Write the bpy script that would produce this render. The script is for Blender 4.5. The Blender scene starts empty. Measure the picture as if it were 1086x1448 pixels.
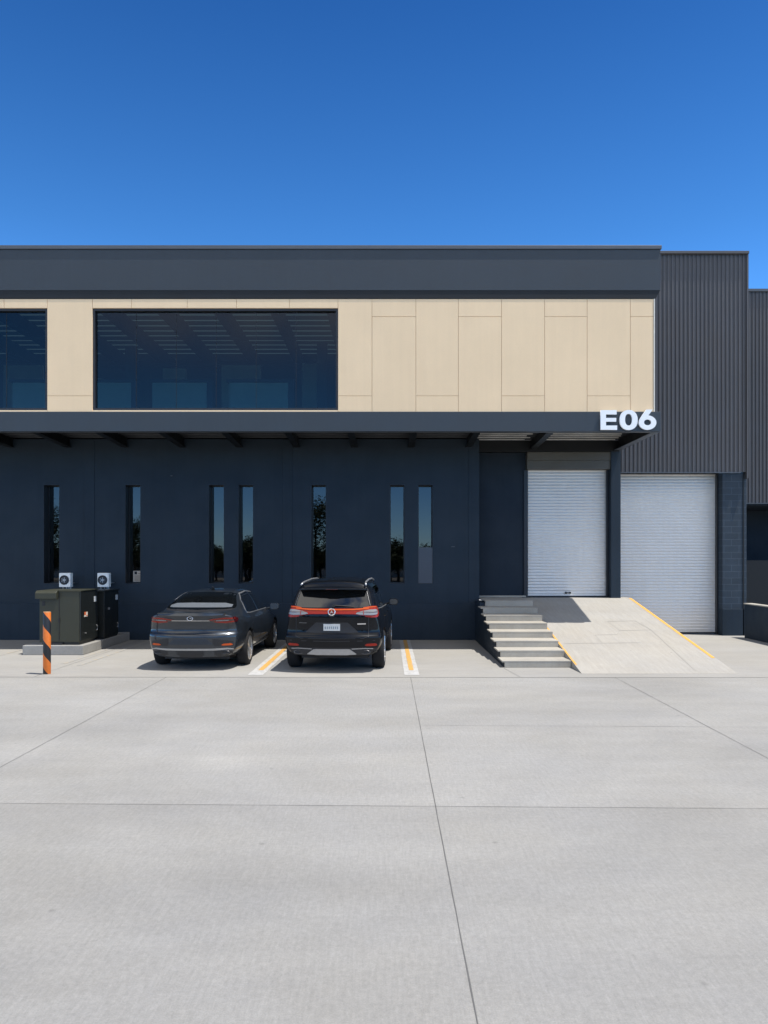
import bpy, bmesh, math, random
from mathutils import Vector, Matrix
from mathutils.bvhtree import BVHTree
random.seed(7)
S = bpy.context.scene
COL = S.collection
R = math.radians
CAMH = 2.1

# ------------------------------------------------------------------ object helpers
def tag(o, label=None, cat=None, group=None, kind=None):
    if label: o['label'] = label
    if cat: o['category'] = cat
    if group: o['group'] = group
    if kind: o['kind'] = kind
    return o

def empty(name, loc, label, cat, group=None, rz=0):
    o = bpy.data.objects.new(name, None)
    COL.objects.link(o)
    o.location = loc
    o.rotation_euler = (0, 0, rz)
    o.empty_display_size = 0.2
    return tag(o, label, cat, group)

def link_mesh(name, me, m, parent=None, bevel=0, smooth=False, world=True):
    """links a mesh; coordinates are world coordinates unless world is False, then local to the parent"""
    o = bpy.data.objects.new(name, me)
    COL.objects.link(o)
    for q in (m if isinstance(m, (list, tuple)) else [m]):
        me.materials.append(q)
    if smooth:
        me.polygons.foreach_set('use_smooth', [True] * len(me.polygons))
    if parent is not None:
        if world:
            off = parent_world(parent)
            me.transform(Matrix.Translation(-off))
        o.parent = parent
    if bevel:
        b = o.modifiers.new('Bevel', 'BEVEL')
        b.width = bevel; b.segments = 2; b.limit_method = 'ANGLE'; b.angle_limit = R(40)
    return o

def parent_world(p):
    off = Vector((0, 0, 0))
    while p is not None:
        off += Vector(p.location); p = p.parent
    return off

class MB:
    def __init__(self):
        self.bm = bmesh.new()
    def box(self, x0, x1, y0, y1, z0, z1, mi=0):
        v = [self.bm.verts.new((x, y, z)) for x in (x0, x1) for y in (y0, y1) for z in (z0, z1)]
        for f in ((0, 1, 3, 2), (4, 6, 7, 5), (0, 4, 5, 1), (2, 3, 7, 6), (0, 2, 6, 4), (1, 5, 7, 3)):
            self.bm.faces.new([v[i] for i in f]).material_index = mi
        return self
    def poly(self, pts, mi=0):
        f = self.bm.faces.new([self.bm.verts.new(p) for p in pts]); f.material_index = mi
        return self
    def prism(self, pts, axis, a, b, mi=0):
        """extrude a 2-D outline along an axis; for axis x the outline is (y, z), for y it is (x, z), for z it is (x, y)"""
        def P(p, t):
            return {'x': (t, p[0], p[1]), 'y': (p[0], t, p[1]), 'z': (p[0], p[1], t)}[axis]
        va = [self.bm.verts.new(P(p, a)) for p in pts]
        vb = [self.bm.verts.new(P(p, b)) for p in pts]
        n = len(pts)
        self.bm.faces.new(va).material_index = mi
        self.bm.faces.new(vb[::-1]).material_index = mi
        for i in range(n):
            self.bm.faces.new((va[i], vb[i], vb[(i + 1) % n], va[(i + 1) % n])).material_index = mi
        return self
    def cyl(self, p0, p1, r0, r1=None, n=16, mi=0, caps=True):
        r1 = r0 if r1 is None else r1
        p0 = Vector(p0); p1 = Vector(p1); d = (p1 - p0)
        q = d.to_track_quat('Z', 'Y')
        A = [self.bm.verts.new(p0 + q @ Vector((r0 * math.cos(2 * math.pi * i / n), r0 * math.sin(2 * math.pi * i / n), 0))) for i in range(n)]
        B = [self.bm.verts.new(p1 + q @ Vector((r1 * math.cos(2 * math.pi * i / n), r1 * math.sin(2 * math.pi * i / n), 0))) for i in range(n)]
        for i in range(n):
            self.bm.faces.new((A[i], A[(i + 1) % n], B[(i + 1) % n], B[i])).material_index = mi
        if caps:
            self.bm.faces.new(A[::-1]).material_index = mi
            self.bm.faces.new(B).material_index = mi
        return self
    def tube(self, pts, r, n=8, mi=0):
        pts = [Vector(p) for p in pts]
        rings = []
        for i, p in enumerate(pts):
            d = (pts[min(i + 1, len(pts) - 1)] - pts[max(i - 1, 0)]).normalized()
            q = d.to_track_quat('Z', 'Y')
            rr = r[i] if isinstance(r, (list, tuple)) else r
            rings.append([self.bm.verts.new(p + q @ Vector((rr * math.cos(2 * math.pi * k / n), rr * math.sin(2 * math.pi * k / n), 0))) for k in range(n)])
        for a, b in zip(rings, rings[1:]):
            for k in range(n):
                self.bm.faces.new((a[k], a[(k + 1) % n], b[(k + 1) % n], b[k])).material_index = mi
        self.bm.faces.new(rings[0][::-1]).material_index = mi
        self.bm.faces.new(rings[-1]).material_index = mi
        return self
    def lathe(self, prof, axis='x', c=(0, 0, 0), n=40, mi=0):
        """prof: (along axis, radius) closed ring profile"""
        rings = []
        for i in range(n):
            a = 2 * math.pi * i / n
            ring = []
            for t, r in prof:
                u, v = r * math.cos(a), r * math.sin(a)
                ring.append(self.bm.verts.new(Vector(c) + (Vector((t, u, v)) if axis == 'x' else Vector((u, t, v)))))
            rings.append(ring)
        m = len(prof)
        for i in range(n):
            A, B = rings[i], rings[(i + 1) % n]
            for k in range(m):
                self.bm.faces.new((A[k], B[k], B[(k + 1) % m], A[(k + 1) % m])).material_index = mi
        return self
    def mesh(self, fix=True):
        if fix:
            bmesh.ops.recalc_face_normals(self.bm, faces=self.bm.faces)
        me = bpy.data.meshes.new('m')
        self.bm.to_mesh(me); self.bm.free()
        return me
    def obj(self, name, m, parent=None, bevel=0, smooth=False, fix=True, world=True):
        me = self.mesh(fix); me.name = name
        return link_mesh(name, me, m, parent, bevel, smooth, world)

def boxes(name, lst, m, parent, bevel=0):
    """one part per box"""
    return [MB().box(*b).obj(name, m, parent, bevel) for b in lst]

def wall_holes(mb, x0, x1, z0, z1, y0, y1, holes):
    """a wall slab with rectangular openings, reveals included, no inner faces"""
    xs = sorted({x0, x1, *[h[0] for h in holes], *[h[1] for h in holes]})
    zs = sorted({z0, z1, *[h[2] for h in holes], *[h[3] for h in holes]})
    bm = mb.bm; cache = {}
    def V(i, y, k):
        key = (i, y, k)
        if key not in cache: cache[key] = bm.verts.new((xs[i], y, zs[k]))
        return cache[key]
    def solid(i, k):
        if i < 0 or k < 0 or i >= len(xs) - 1 or k >= len(zs) - 1: return False
        cx = (xs[i] + xs[i + 1]) / 2; cz = (zs[k] + zs[k + 1]) / 2
        return not any(h[0] < cx < h[1] and h[2] < cz < h[3] for h in holes)
    for i in range(len(xs) - 1):
        for k in range(len(zs) - 1):
            if not solid(i, k): continue
            bm.faces.new((V(i, y0, k), V(i + 1, y0, k), V(i + 1, y0, k + 1), V(i, y0, k + 1)))
            bm.faces.new((V(i, y1, k), V(i, y1, k + 1), V(i + 1, y1, k + 1), V(i + 1, y1, k)))
            if not solid(i - 1, k): bm.faces.new((V(i, y0, k), V(i, y0, k + 1), V(i, y1, k + 1), V(i, y1, k)))
            if not solid(i + 1, k): bm.faces.new((V(i + 1, y0, k), V(i + 1, y1, k), V(i + 1, y1, k + 1), V(i + 1, y0, k + 1)))
            if not solid(i, k - 1): bm.faces.new((V(i, y0, k), V(i, y1, k), V(i + 1, y1, k), V(i + 1, y0, k)))
            if not solid(i, k + 1): bm.faces.new((V(i, y0, k + 1), V(i + 1, y0, k + 1), V(i + 1, y1, k + 1), V(i, y1, k + 1)))
    return mb

# ------------------------------------------------------------------ materials
class NT:
    def __init__(self, name):
        self.m = bpy.data.materials.new(name); self.m.use_nodes = True
        self.t = self.m.node_tree; self.b = self.t.nodes['Principled BSDF']
        self.out = self.t.nodes['Material Output']
    def n(self, typ, **kw):
        nd = self.t.nodes.new(typ)
        for k, v in kw.items():
            if k in nd.bl_rna.properties.keys() and k not in nd.inputs: setattr(nd, k, v)
            else: nd.inputs[k].default_value = v
        return nd
    def l(self, a, b): self.t.links.new(a, b)
    def coords(self, scale=(1, 1, 1), rot=(0, 0, 0), kind='Object'):
        tc = self.n('ShaderNodeTexCoord'); mp = self.n('ShaderNodeMapping')
        mp.inputs['Scale'].default_value = scale; mp.inputs['Rotation'].default_value = rot
        self.l(tc.outputs[kind], mp.inputs['Vector']); return mp.outputs['Vector']
    def noise(self, scale, detail=4, rough=.55, vec=None, dist=0):
        nd = self.n('ShaderNodeTexNoise'); nd.inputs['Scale'].default_value = scale
        nd.inputs['Detail'].default_value = detail; nd.inputs['Roughness'].default_value = rough
        nd.inputs['Distortion'].default_value = dist
        if vec is not None: self.l(vec, nd.inputs['Vector'])
        return nd.outputs['Fac']
    def ramp(self, fac, a, b, lo=.3, hi=.7):
        r = self.n('ShaderNodeMapRange'); r.inputs['From Min'].default_value = lo; r.inputs['From Max'].default_value = hi
        r.inputs['To Min'].default_value = a; r.inputs['To Max'].default_value = b
        self.l(fac, r.inputs['Value']); return r.outputs['Result']
    def math(self, op, a, b):
        nd = self.n('ShaderNodeMath'); nd.operation = op
        for i, v in enumerate((a, b)):
            if hasattr(v, 'links'): self.l(v, nd.inputs[i])
            else: nd.inputs[i].default_value = v
        return nd.outputs[0]
    def scale_col(self, col, fac):
        nd = self.n('ShaderNodeVectorMath'); nd.operation = 'SCALE'
        if hasattr(col, 'links'): self.l(col, nd.inputs[0])
        else: nd.inputs[0].default_value = col[:3]
        self.l(fac, nd.inputs['Scale']); return nd.outputs[0]
    def mix(self, fac, a, b):
        nd = self.n('ShaderNodeMix'); nd.data_type = 'RGBA'
        if hasattr(fac, 'links'): self.l(fac, nd.inputs[0])
        else: nd.inputs[0].default_value = fac
        for i, v in ((6, a), (7, b)):
            if hasattr(v, 'links'): self.l(v, nd.inputs[i])
            else: nd.inputs[i].default_value = (*v[:3], 1)
        return nd.outputs[2]
    def bump(self, h, strength=.2, dist=.01):
        nd = self.n('ShaderNodeBump'); nd.inputs['Strength'].default_value = strength; nd.inputs['Distance'].default_value = dist
        self.l(h, nd.inputs['Height']); self.l(nd.outputs[0], self.b.inputs['Normal'])
    def set(self, **kw):
        for k, v in kw.items(): self.b.inputs[k.replace('_', ' ')].default_value = v
        return self

def painted(name, col, rough=.55, var=.1, vscale=1.2, bump=.12, bscale=60, metallic=0, coat=0, streak=0, spec=.5, island=0):
    t = NT(name)
    v = t.coords()
    f = t.ramp(t.noise(vscale, 6, .6, v), 1 - var, 1 + var)
    f2 = t.ramp(t.noise(bscale * .5, 3, .6, v), 1 - var * .4, 1 + var * .4)
    f = t.math('MULTIPLY', f, f2)
    if streak:
        f = t.math('MULTIPLY', f, t.ramp(t.noise(1, 4, .6, t.coords((9, 9, .35))), 1 - streak, 1 + streak * .6))
    if island:
        g = t.n('ShaderNodeNewGeometry')
        f = t.math('MULTIPLY', f, t.ramp(g.outputs['Random Per Island'], 1 - island, 1 + island, 0, 1))
    t.l(t.scale_col(col, f), t.b.inputs['Base Color'])
    t.set(Roughness=rough, Metallic=metallic)
    t.b.inputs['Coat Weight'].default_value = coat
    t.b.inputs['Specular IOR Level'].default_value = spec
    r = t.ramp(t.noise(vscale * 2.3, 5, .6, v), rough * .85, min(1, rough * 1.15))
    t.l(r, t.b.inputs['Roughness'])
    if bump: t.bump(t.noise(bscale, 4, .6, v), bump, .004)
    return t.m

def concrete(name, col, brush=(26, 2.2, 1), rot=0, stain=.1, warm=(1, .985, .95), rough=.85, fine=.07, bump=.35, big=.16, near_slab=None, grain=.05):
    t = NT(name)
    v = t.coords()
    vb = t.coords(brush, (0, 0, rot))
    b = t.ramp(t.noise(1.0, 5, .65, vb), 1 - fine, 1 + fine)
    n1 = t.ramp(t.noise(big, 7, .62, v, .6), 1 - stain, 1 + stain)
    n2 = t.ramp(t.noise(1.1, 6, .6, t.coords((.35, 1.1, 1))), 1 - stain * .55, 1 + stain * .55)
    sp = t.math('MULTIPLY', t.ramp(t.noise(26, 7, .85, v), 1 - grain, 1 + grain, .36, .64), t.ramp(t.noise(110, 2, .7, v), 1 - grain * .8, 1 + grain * .8))
    f = t.math('MULTIPLY', t.math('MULTIPLY', b, n1), t.math('MULTIPLY', n2, sp))
    # a few small darker specks and drips
    vo = t.n('ShaderNodeTexVoronoi'); vo.inputs['Scale'].default_value = 1.7; t.l(v, vo.inputs['Vector'])
    spot = t.ramp(vo.outputs['Distance'], .78, 1, .015, .05)
    f = t.math('MULTIPLY', f, spot)
    if near_slab:      # slab nearer than the cross joint is slightly darker
        sp2 = t.n('ShaderNodeSeparateXYZ'); t.l(v, sp2.inputs[0])
        yy = t.math('ADD', sp2.outputs['Y'], t.math('MULTIPLY', sp2.outputs['X'], .0206))
        f = t.math('MULTIPLY', f, t.ramp(yy, near_slab[1], 1.0, near_slab[0] - .02, near_slab[0] + .02))
        m2 = t.ramp(t.noise(.55, 6, .62, t.coords((.30, 1.6, 1))), .94, 1.06)
        f = t.math('MULTIPLY', f, m2)
    tint = t.mix(t.ramp(t.noise(.5, 5, .6, v), 0, 1, .35, .65), (1, 1, 1), warm)
    c = t.n('ShaderNodeMix'); c.data_type = 'RGBA'; c.blend_type = 'MULTIPLY'; c.inputs[0].default_value = 1
    t.l(tint, c.inputs[6]); c.inputs[7].default_value = (*col, 1)
    t.l(t.scale_col(c.outputs[2], f), t.b.inputs['Base Color'])
    t.set(Roughness=rough)
    t.b.inputs['Specular IOR Level'].default_value = .25
    if bump: t.bump(t.math('ADD', t.noise(1.0, 5, .7, t.coords((brush[0] * 2.2, brush[1] * 1.5, 1), (0, 0, rot))), t.noise(160, 2, .6, v)), bump, .004)
    return t.m

def paint_line(name, col, wear=.5, under=(.30, .295, .28)):
    t = NT(name); v = t.coords()
    w = t.math('ADD', t.noise(9, 8, .7, v), t.math('MULTIPLY', t.noise(60, 4, .7, v), .25))
    f = t.ramp(w, 0, 1, .52 + .32 * (wear - .5), .68 + .32 * (wear - .5))
    t.l(t.mix(f, under, col), t.b.inputs['Base Color']) if wear < 0 else t.l(t.mix(f, col, under), t.b.inputs['Base Color'])
    t.set(Roughness=.8); return t.m

def glass(name, tint, ior=1.5, refl=1.0):
    t = NT(name)
    fr = t.n('ShaderNodeFresnel'); fr.inputs['IOR'].default_value = ior
    tr = t.n('ShaderNodeBsdfTransparent'); tr.inputs['Color'].default_value = (*tint, 1)
    gl = t.n('ShaderNodeBsdfGlossy'); gl.inputs['Roughness'].default_value = .015
    gl.inputs['Color'].default_value = (refl, refl, refl, 1)
    # float glass is never quite flat
    bp = t.n('ShaderNodeBump'); bp.inputs['Strength'].default_value = .012; bp.inputs['Distance'].default_value = .05
    t.l(t.noise(1.6, 2, .5, t.coords()), bp.inputs['Height']); t.l(bp.outputs[0], gl.inputs['Normal'])
    mx = t.n('ShaderNodeMixShader')
    t.l(fr.outputs[0], mx.inputs[0]); t.l(tr.outputs[0], mx.inputs[1]); t.l(gl.outputs[0], mx.inputs[2])
    t.l(mx.outputs[0], t.out.inputs['Surface'])
    return t.m

def simple(name, col, rough=.5, metallic=0, coat=0, spec=.5):
    t = NT(name)
    t.l(t.scale_col(col, t.ramp(t.noise(14, 4, .6, t.coords()), .93, 1.07)), t.b.inputs['Base Color'])
    t.set(Roughness=rough, Metallic=metallic); t.b.inputs['Coat Weight'].default_value = coat
    t.b.inputs['Coat Roughness'].default_value = .04
    t.b.inputs['Specular IOR Level'].default_value = spec
    return t.m

M = {}
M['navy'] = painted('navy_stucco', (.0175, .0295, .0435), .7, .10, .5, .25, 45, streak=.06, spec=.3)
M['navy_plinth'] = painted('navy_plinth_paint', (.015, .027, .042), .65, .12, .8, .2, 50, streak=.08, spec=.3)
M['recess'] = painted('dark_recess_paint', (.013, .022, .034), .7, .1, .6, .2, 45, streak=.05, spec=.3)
M['fascia'] = painted('slate_fascia_metal', (.033, .043, .054), .5, .05, .6, .02, 30, metallic=.0, spec=.4, streak=.03)
M['fascia_dark'] = painted('dark_steel_paint', (.007, .0085, .010), .5, .08, 1.5, .03, 30, spec=.35)
M['edge'] = painted('flashing_metal', (.075, .085, .10), .45, .06, 1.5, .03, 30)
M['beige'] = painted('beige_panel', (.81, .612, .395), .75, .035, .9, .18, 90, island=.018, streak=.02, spec=.2)
M['joint_back'] = simple('panel_backing', (.74, .56, .36), .9)
M['white_trim'] = simple('white_trim', (.74, .70, .62), .6)
M['letter'] = painted('white_letter_face', (.86, .87, .88), .4, .02, 3, 0)
M['frame'] = simple('black_window_frame', (.012, .013, .016), .4)
M['upglass'] = glass('blue_tinted_glass', (.23, .41, .45), 1.5)
M['slotglass'] = glass('grey_tinted_glass', (.10, .12, .15), 1.62)
M['cladding'] = painted('ribbed_charcoal_cladding', (.084, .081, .084), .5, .06, .7, .02, 30, streak=.07, metallic=.0, spec=.4)
M['shutter'] = painted('pale_shutter_slats', (.68, .67, .65), .45, .025, .9, 0, 40, streak=.025, metallic=.2)
M['shutter_box'] = painted('olive_shutter_box', (.085, .080, .068), .6, .08, 1, .05, 40)
M['galv'] = painted('galvanised_rib', (.75, .74, .70), .5, .25, 2, .03, 40)
M['deck'] = painted('dark_deck', (.03, .033, .038), .55, .1, 2, .03, 40)
M['conc_ground'] = concrete('yard_concrete', (.278, .272, .257), (55, 5, 1), R(14), .13, fine=.07, grain=.11, near_slab=(6.265, .92), big=.22)
M['conc_apron'] = concrete('apron_concrete', (.300, .291, .272), (2.5, 22, 1), 0, .085)
M['conc_step'] = concrete('step_concrete', (.37, .348, .305), (9, 9, 9), 0, .14, fine=.05, big=.9)
M['conc_ramp'] = concrete('ramp_concrete', (.345, .33, .30), (18, 2, 1), R(-20), .07, (1, .97, .92), big=.5)
M['conc_pad'] = concrete('pad_concrete', (.28, .275, .262), (9, 9, 9), 0, .12, big=.9)
M['saw'] = simple('sawcut_joint', (.11, .107, .10), .9)
M['saw_faint'] = simple('faint_joint', (.255, .247, .233), .9)
M['crack'] = simple('repair_outline', (.295, .282, .257), .9)
M['white_line'] = paint_line('worn_white_line', (.44, .435, .42), .80)
M['yellow_line'] = paint_line('yellow_line', (.55, .31, .075), .95)
M['ramp_line'] = paint_line('ramp_yellow_line', (.66, .34, .06), 1.0)
M['ghost_line'] = paint_line('faded_yellow_line', (.42, .33, .20), .33)
M['olive'] = painted('olive_cabinet_paint', (.040, .041, .026), .45, .06, 2, .03, 60, spec=.4)
M['olive_dark'] = painted('black_cabinet_panel', (.010, .012, .011), .4, .06, 2, .03, 60)
M['unit'] = painted('white_unit_casing', (.85, .84, .80), .45, .04, 4, .02, 60)
M['black'] = simple('black_plastic', (.014, .014, .016), .5)
M['rubber'] = simple('tyre_rubber', (.018, .018, .019), .85, spec=.25)
M['chrome'] = simple('chrome', (.7, .7, .72), .12, 1)
M['alloy'] = simple('alloy', (.62, .63, .64), .28, .9)
M['sedan'] = simple('graphite_car_paint', (.024, .030, .038), .28, .35, 1, .25)
M['suv'] = simple('black_car_paint', (.004, .005, .007), .35, 0, .5, .05)
M['carglass'] = simple('dark_car_glass', (.004, .005, .006), .05, 0, 1, .6)
M['lamp_red'] = simple('red_lamp_lens', (.30, .020, .010), .3, 0, .2, .2)
M['lamp_orange'] = simple('orange_red_lamp_lens', (.55, .085, .015), .3, 0, .2, .2)
M['lamp_dark'] = simple('smoked_lamp_lens', (.05, .006, .008), .15, 0, 1)
M['lamp_clear'] = simple('clear_lamp_lens', (.24, .24, .235), .3, 0, .4)
M['silver'] = simple('satin_silver_trim', (.40, .40, .40), .35, .7)
M['tip'] = simple('dark_exhaust_metal', (.10, .10, .105), .3, .8)
M['bright_trim'] = simple('bright_window_trim', (.30, .31, .32), .3, .6)
M['plate'] = simple('white_plate', (.52, .53, .52), .5)
M['plate_mark'] = simple('plate_marking', (.20, .24, .27), .6)
M['paper'] = simple('cream_paper', (.62, .56, .47), .8)
M['paper_mark'] = simple('brown_print', (.30, .20, .13), .8)
M['sticker_orange'] = simple('orange_sticker', (.62, .14, .05), .6)
M['interior'] = painted('interior_paint', (.80, .74, .66), .8, .06, 1, 0)
M['interior_dark'] = painted('dark_interior_paint', (.13, .135, .14), .8, .06, 1, 0)
M['interior_floor'] = painted('interior_floor', (.50, .47, .43), .7, .06, 1, 0)
M['joist'] = painted('roof_joist_paint', (.07, .08, .10), .6, .08, 1, 0)
M['trunk'] = painted('bark', (.07, .05, .035), .9, .25, 4, .6, 25)
M['roof'] = painted('roof_sheet', (.35, .35, .35), .6, .08, 1, 0)

def mk_skylight():
    t = NT('translucent_rooflight')
    tr = t.n('ShaderNodeBsdfTranslucent'); tr.inputs['Color'].default_value = (.22, .225, .22, 1)
    t.l(tr.outputs[0], t.out.inputs['Surface']); return t.m
M['rooflight'] = mk_skylight()

def mk_leaf(col):
    t = NT('foliage')
    g = t.n('ShaderNodeNewGeometry')
    f = t.ramp(g.outputs['Random Per Island'], .6, 1.5, 0, 1)
    t.l(t.scale_col(col, f), t.b.inputs['Base Color']); t.set(Roughness=.6)
    return t.m
M['leaf'] = mk_leaf((.055, .075, .025))

def mk_bollard():
    t = NT('helical_stripes')
    tc = t.n('ShaderNodeTexCoord'); sx = t.n('ShaderNodeSeparateXYZ'); t.l(tc.outputs['Object'], sx.inputs[0])
    a = t.math('ARCTAN2', sx.outputs['Y'], sx.outputs['X'])
    ph = t.math('ADD', t.math('DIVIDE', sx.outputs['Z'], .50), t.math('DIVIDE', a, 2 * math.pi))
    fr = t.math('FRACT', t.math('ADD', ph, 20.60), 0)
    k = t.math('GREATER_THAN', fr, .5)
    col = t.mix(k, (.012, .013, .016), (.72, .175, .02))
    f = t.ramp(t.noise(9, 6, .7, t.coords()), .85, 1.1)
    t.l(t.scale_col(col, f), t.b.inputs['Base Color']); t.set(Roughness=.5)
    return t.m
M['bollard'] = mk_bollard()

def mk_block():
    t = NT('painted_block_masonry')
    v = t.coords()
    sx = t.n('ShaderNodeSeparateXYZ'); t.l(v, sx.inputs[0])
    cb = t.n('ShaderNodeCombineXYZ'); t.l(sx.outputs['X'], cb.inputs[0]); t.l(sx.outputs['Z'], cb.inputs[1])
    br = t.n('ShaderNodeTexBrick'); t.l(cb.outputs[0], br.inputs['Vector'])
    br.inputs['Scale'].default_value = 1; br.inputs['Brick Width'].default_value = .40; br.inputs['Row Height'].default_value = .172
    br.inputs['Mortar Size'].default_value = .006; br.inputs['Mortar Smooth'].default_value = .2
    br.inputs['Color1'].default_value = (.016, .030, .046, 1); br.inputs['Color2'].default_value = (.021, .036, .054, 1)
    br.inputs['Mortar'].default_value = (.046, .068, .094, 1)
    t.l(t.scale_col(br.outputs['Color'], t.ramp(t.noise(3, 6, .6, v), .88, 1.12)), t.b.inputs['Base Color'])
    t.set(Roughness=.7)
    t.bump(t.math('SUBTRACT', t.math('MULTIPLY', t.noise(50, 4, .6, v), .4), br.outputs['Fac']), .4, .006)
    return t.m
M['block'] = mk_block()

# ------------------------------------------------------------------ world, sun, camera
TX, TY = .33, -.105
w = bpy.data.worlds.new('World'); S.world = w; w.use_nodes = True
nt = w.node_tree; bg = nt.nodes['Background']
sky = nt.nodes.new('ShaderNodeTexSky'); sky.sky_type = 'NISHITA'; sky.sun_disc = False
sun_el = math.atan2(1, math.hypot(TX, TY)); sun_rot = math.atan2(TX, TY)
sky.sun_elevation = sun_el; sky.sun_rotation = sun_rot
sky.altitude = 1800; sky.air_density = 1.0; sky.dust_density = .15; sky.ozone_density = 3.5
hs = nt.nodes.new('ShaderNodeHueSaturation'); hs.inputs['Saturation'].default_value = 1.22
nt.links.new(sky.outputs[0], hs.inputs['Color'])
# clear high-altitude air: the sky deepens quickly with height
wc = nt.nodes.new('ShaderNodeTexCoord'); wx = nt.nodes.new('ShaderNodeSeparateXYZ'); nt.links.new(wc.outputs['Generated'], wx.inputs[0])
wr = nt.nodes.new('ShaderNodeValToRGB'); nt.links.new(wx.outputs['Z'], wr.inputs[0])
els = wr.color_ramp.elements
els[0].position = 0; els[0].color = (.95, 1.35, 1.9, 1); els[1].position = 1; els[1].color = (1.5, 1.35, 1.2, 1)
for p_, c_ in ((.22, (.85, 1.08, 1.25, 1)), (.76, (.32, .48, .62, 1)), (.386, (.58, .80, .92, 1)), (.60, (.30, .51, .68, 1))):
    e_ = els.new(p_); e_.color = c_
wm = nt.nodes.new('ShaderNodeMix'); wm.data_type = 'RGBA'; wm.blend_type = 'MULTIPLY'; wm.inputs[0].default_value = 1
nt.links.new(hs.outputs[0], wm.inputs[6]); nt.links.new(wr.outputs[0], wm.inputs[7]); 
# unseen bright broken cloud added behind the viewer, filling the shade under the canopy
def mrange(v, lo, hi, typ='SMOOTHSTEP'):
    q = nt.nodes.new('ShaderNodeMapRange'); q.interpolation_type = typ
    q.inputs['From Min'].default_value = lo; q.inputs['From Max'].default_value = hi
    nt.links.new(v, q.inputs['Value']); return q.outputs[0]
def mul(a, b):
    q = nt.nodes.new('ShaderNodeMath'); q.operation = 'MULTIPLY'
    nt.links.new(a, q.inputs[0]); nt.links.new(b, q.inputs[1]); return q.outputs[0]
cn = nt.nodes.new('ShaderNodeTexNoise'); cn.inputs['Scale'].default_value = 3.2; cn.inputs['Detail'].default_value = 7; cn.inputs['Distortion'].default_value = .3
nt.links.new(wc.outputs['Generated'], cn.inputs['Vector'])
cf_ = mul(mul(mrange(cn.outputs['Fac'], .30, .56), mrange(wx.outputs['Y'], .05, -.35)), mul(mrange(wx.outputs['Z'], .20, .42), mrange(wx.outputs['Z'], .97, .86)))
wh = nt.nodes.new('ShaderNodeMix'); wh.data_type = 'RGBA'; wh.inputs[7].default_value = (6.2, 6.0, 5.7, 1)
nt.links.new(cf_, wh.inputs[0]); nt.links.new(wm.outputs[2], wh.inputs[6]); nt.links.new(wh.outputs[2], bg.inputs['Color'])
bg.inputs['Strength'].default_value = .15
sl = bpy.data.lights.new('sun', 'SUN'); sl.energy = 4.0; sl.angle = R(.5); sl.color = (1, .955, .89)
so = bpy.data.objects.new('sun', sl); COL.objects.link(so)
so.rotation_euler = Vector((TX, TY, 1)).to_track_quat('Z', 'Y').to_euler(); so.location = (20, -5, 60)

cam = bpy.data.cameras.new('camera'); co = bpy.data.objects.new('camera', cam); COL.objects.link(co)
cam.sensor_fit = 'AUTO'; cam.sensor_width = 36; cam.lens = 1050 * 36 / 1448
cam.shift_x = -5 / 1448; cam.shift_y = 64 / 1448
cam.clip_end = 3000
co.location = (0, 0, CAMH); co.rotation_euler = (R(90), 0, 0)
S.camera = co
S.render.resolution_x = 768; S.render.resolution_y = 1024
S.view_settings.view_transform = 'Standard'; S.view_settings.look = 'None'
S.view_settings.exposure = .54; S.view_settings.gamma = 1

# ------------------------------------------------------------------ ground
g = MB(); g.poly([(-600, -600, 0), (600, -600, 0), (600, 700, 0), (-600, 700, 0)])
tag(g.obj('ground', M['conc_ground']), kind='structure')
g = MB(); g.poly([(-16, 13.05, .004), (16, 12.9, .004), (16, 20.5, .004), (-16, 20.5, .004)])
tag(g.obj('apron', M['conc_apron']), kind='structure')

def strip(mb, a, b, wdt, z, wob=.0012, n=60):
    a = Vector(a); b = Vector(b); d = (b - a).normalized(); p = Vector((-d.y, d.x))
    L = []
    for i in range(n + 1):
        c = a.lerp(b, i / n) + p * random.uniform(-wob, wob)
        hw = wdt / 2 * random.uniform(.7, 1.3)
        L.append((mb.bm.verts.new((*(c - p * hw), z)), mb.bm.verts.new((*(c + p * hw), z))))
    for (q, r_), (s, u) in zip(L, L[1:]):
        mb.bm.faces.new((q, s, u, r_))
g = MB()
strip(g, (.405, 1), (.405, 13.0), .0065, .003)
strip(g, (-3.87, 1), (-3.87, 13.0), .0055, .003)
strip(g, (3.97, 1), (3.97, 13.0), .0055, .003)
for x in (-11.8, -7.9, 8.0, 12.0): strip(g, (x, 1), (x, 13.0), .011, .003)
strip(g, (-9, 6.45), (9, 6.08), .0045, .003)
tag(g.obj('slab_joints', M['saw'], fix=False), kind='structure')
g = MB()
strip(g, (.42, 9.28), (12, 9.0), .007, .0034)
strip(g, (-16, 13.04), (16, 12.89), .005, .008)
for x in (-6.2,): strip(g, (x, 13.05), (x, 18.7), .010, .008)
strip(g, (2.32, 13.0), (2.2, 14.0), .012, .008)
tag(g.obj('apron_joints', M['saw_faint'], fix=False), kind='structure')

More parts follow.
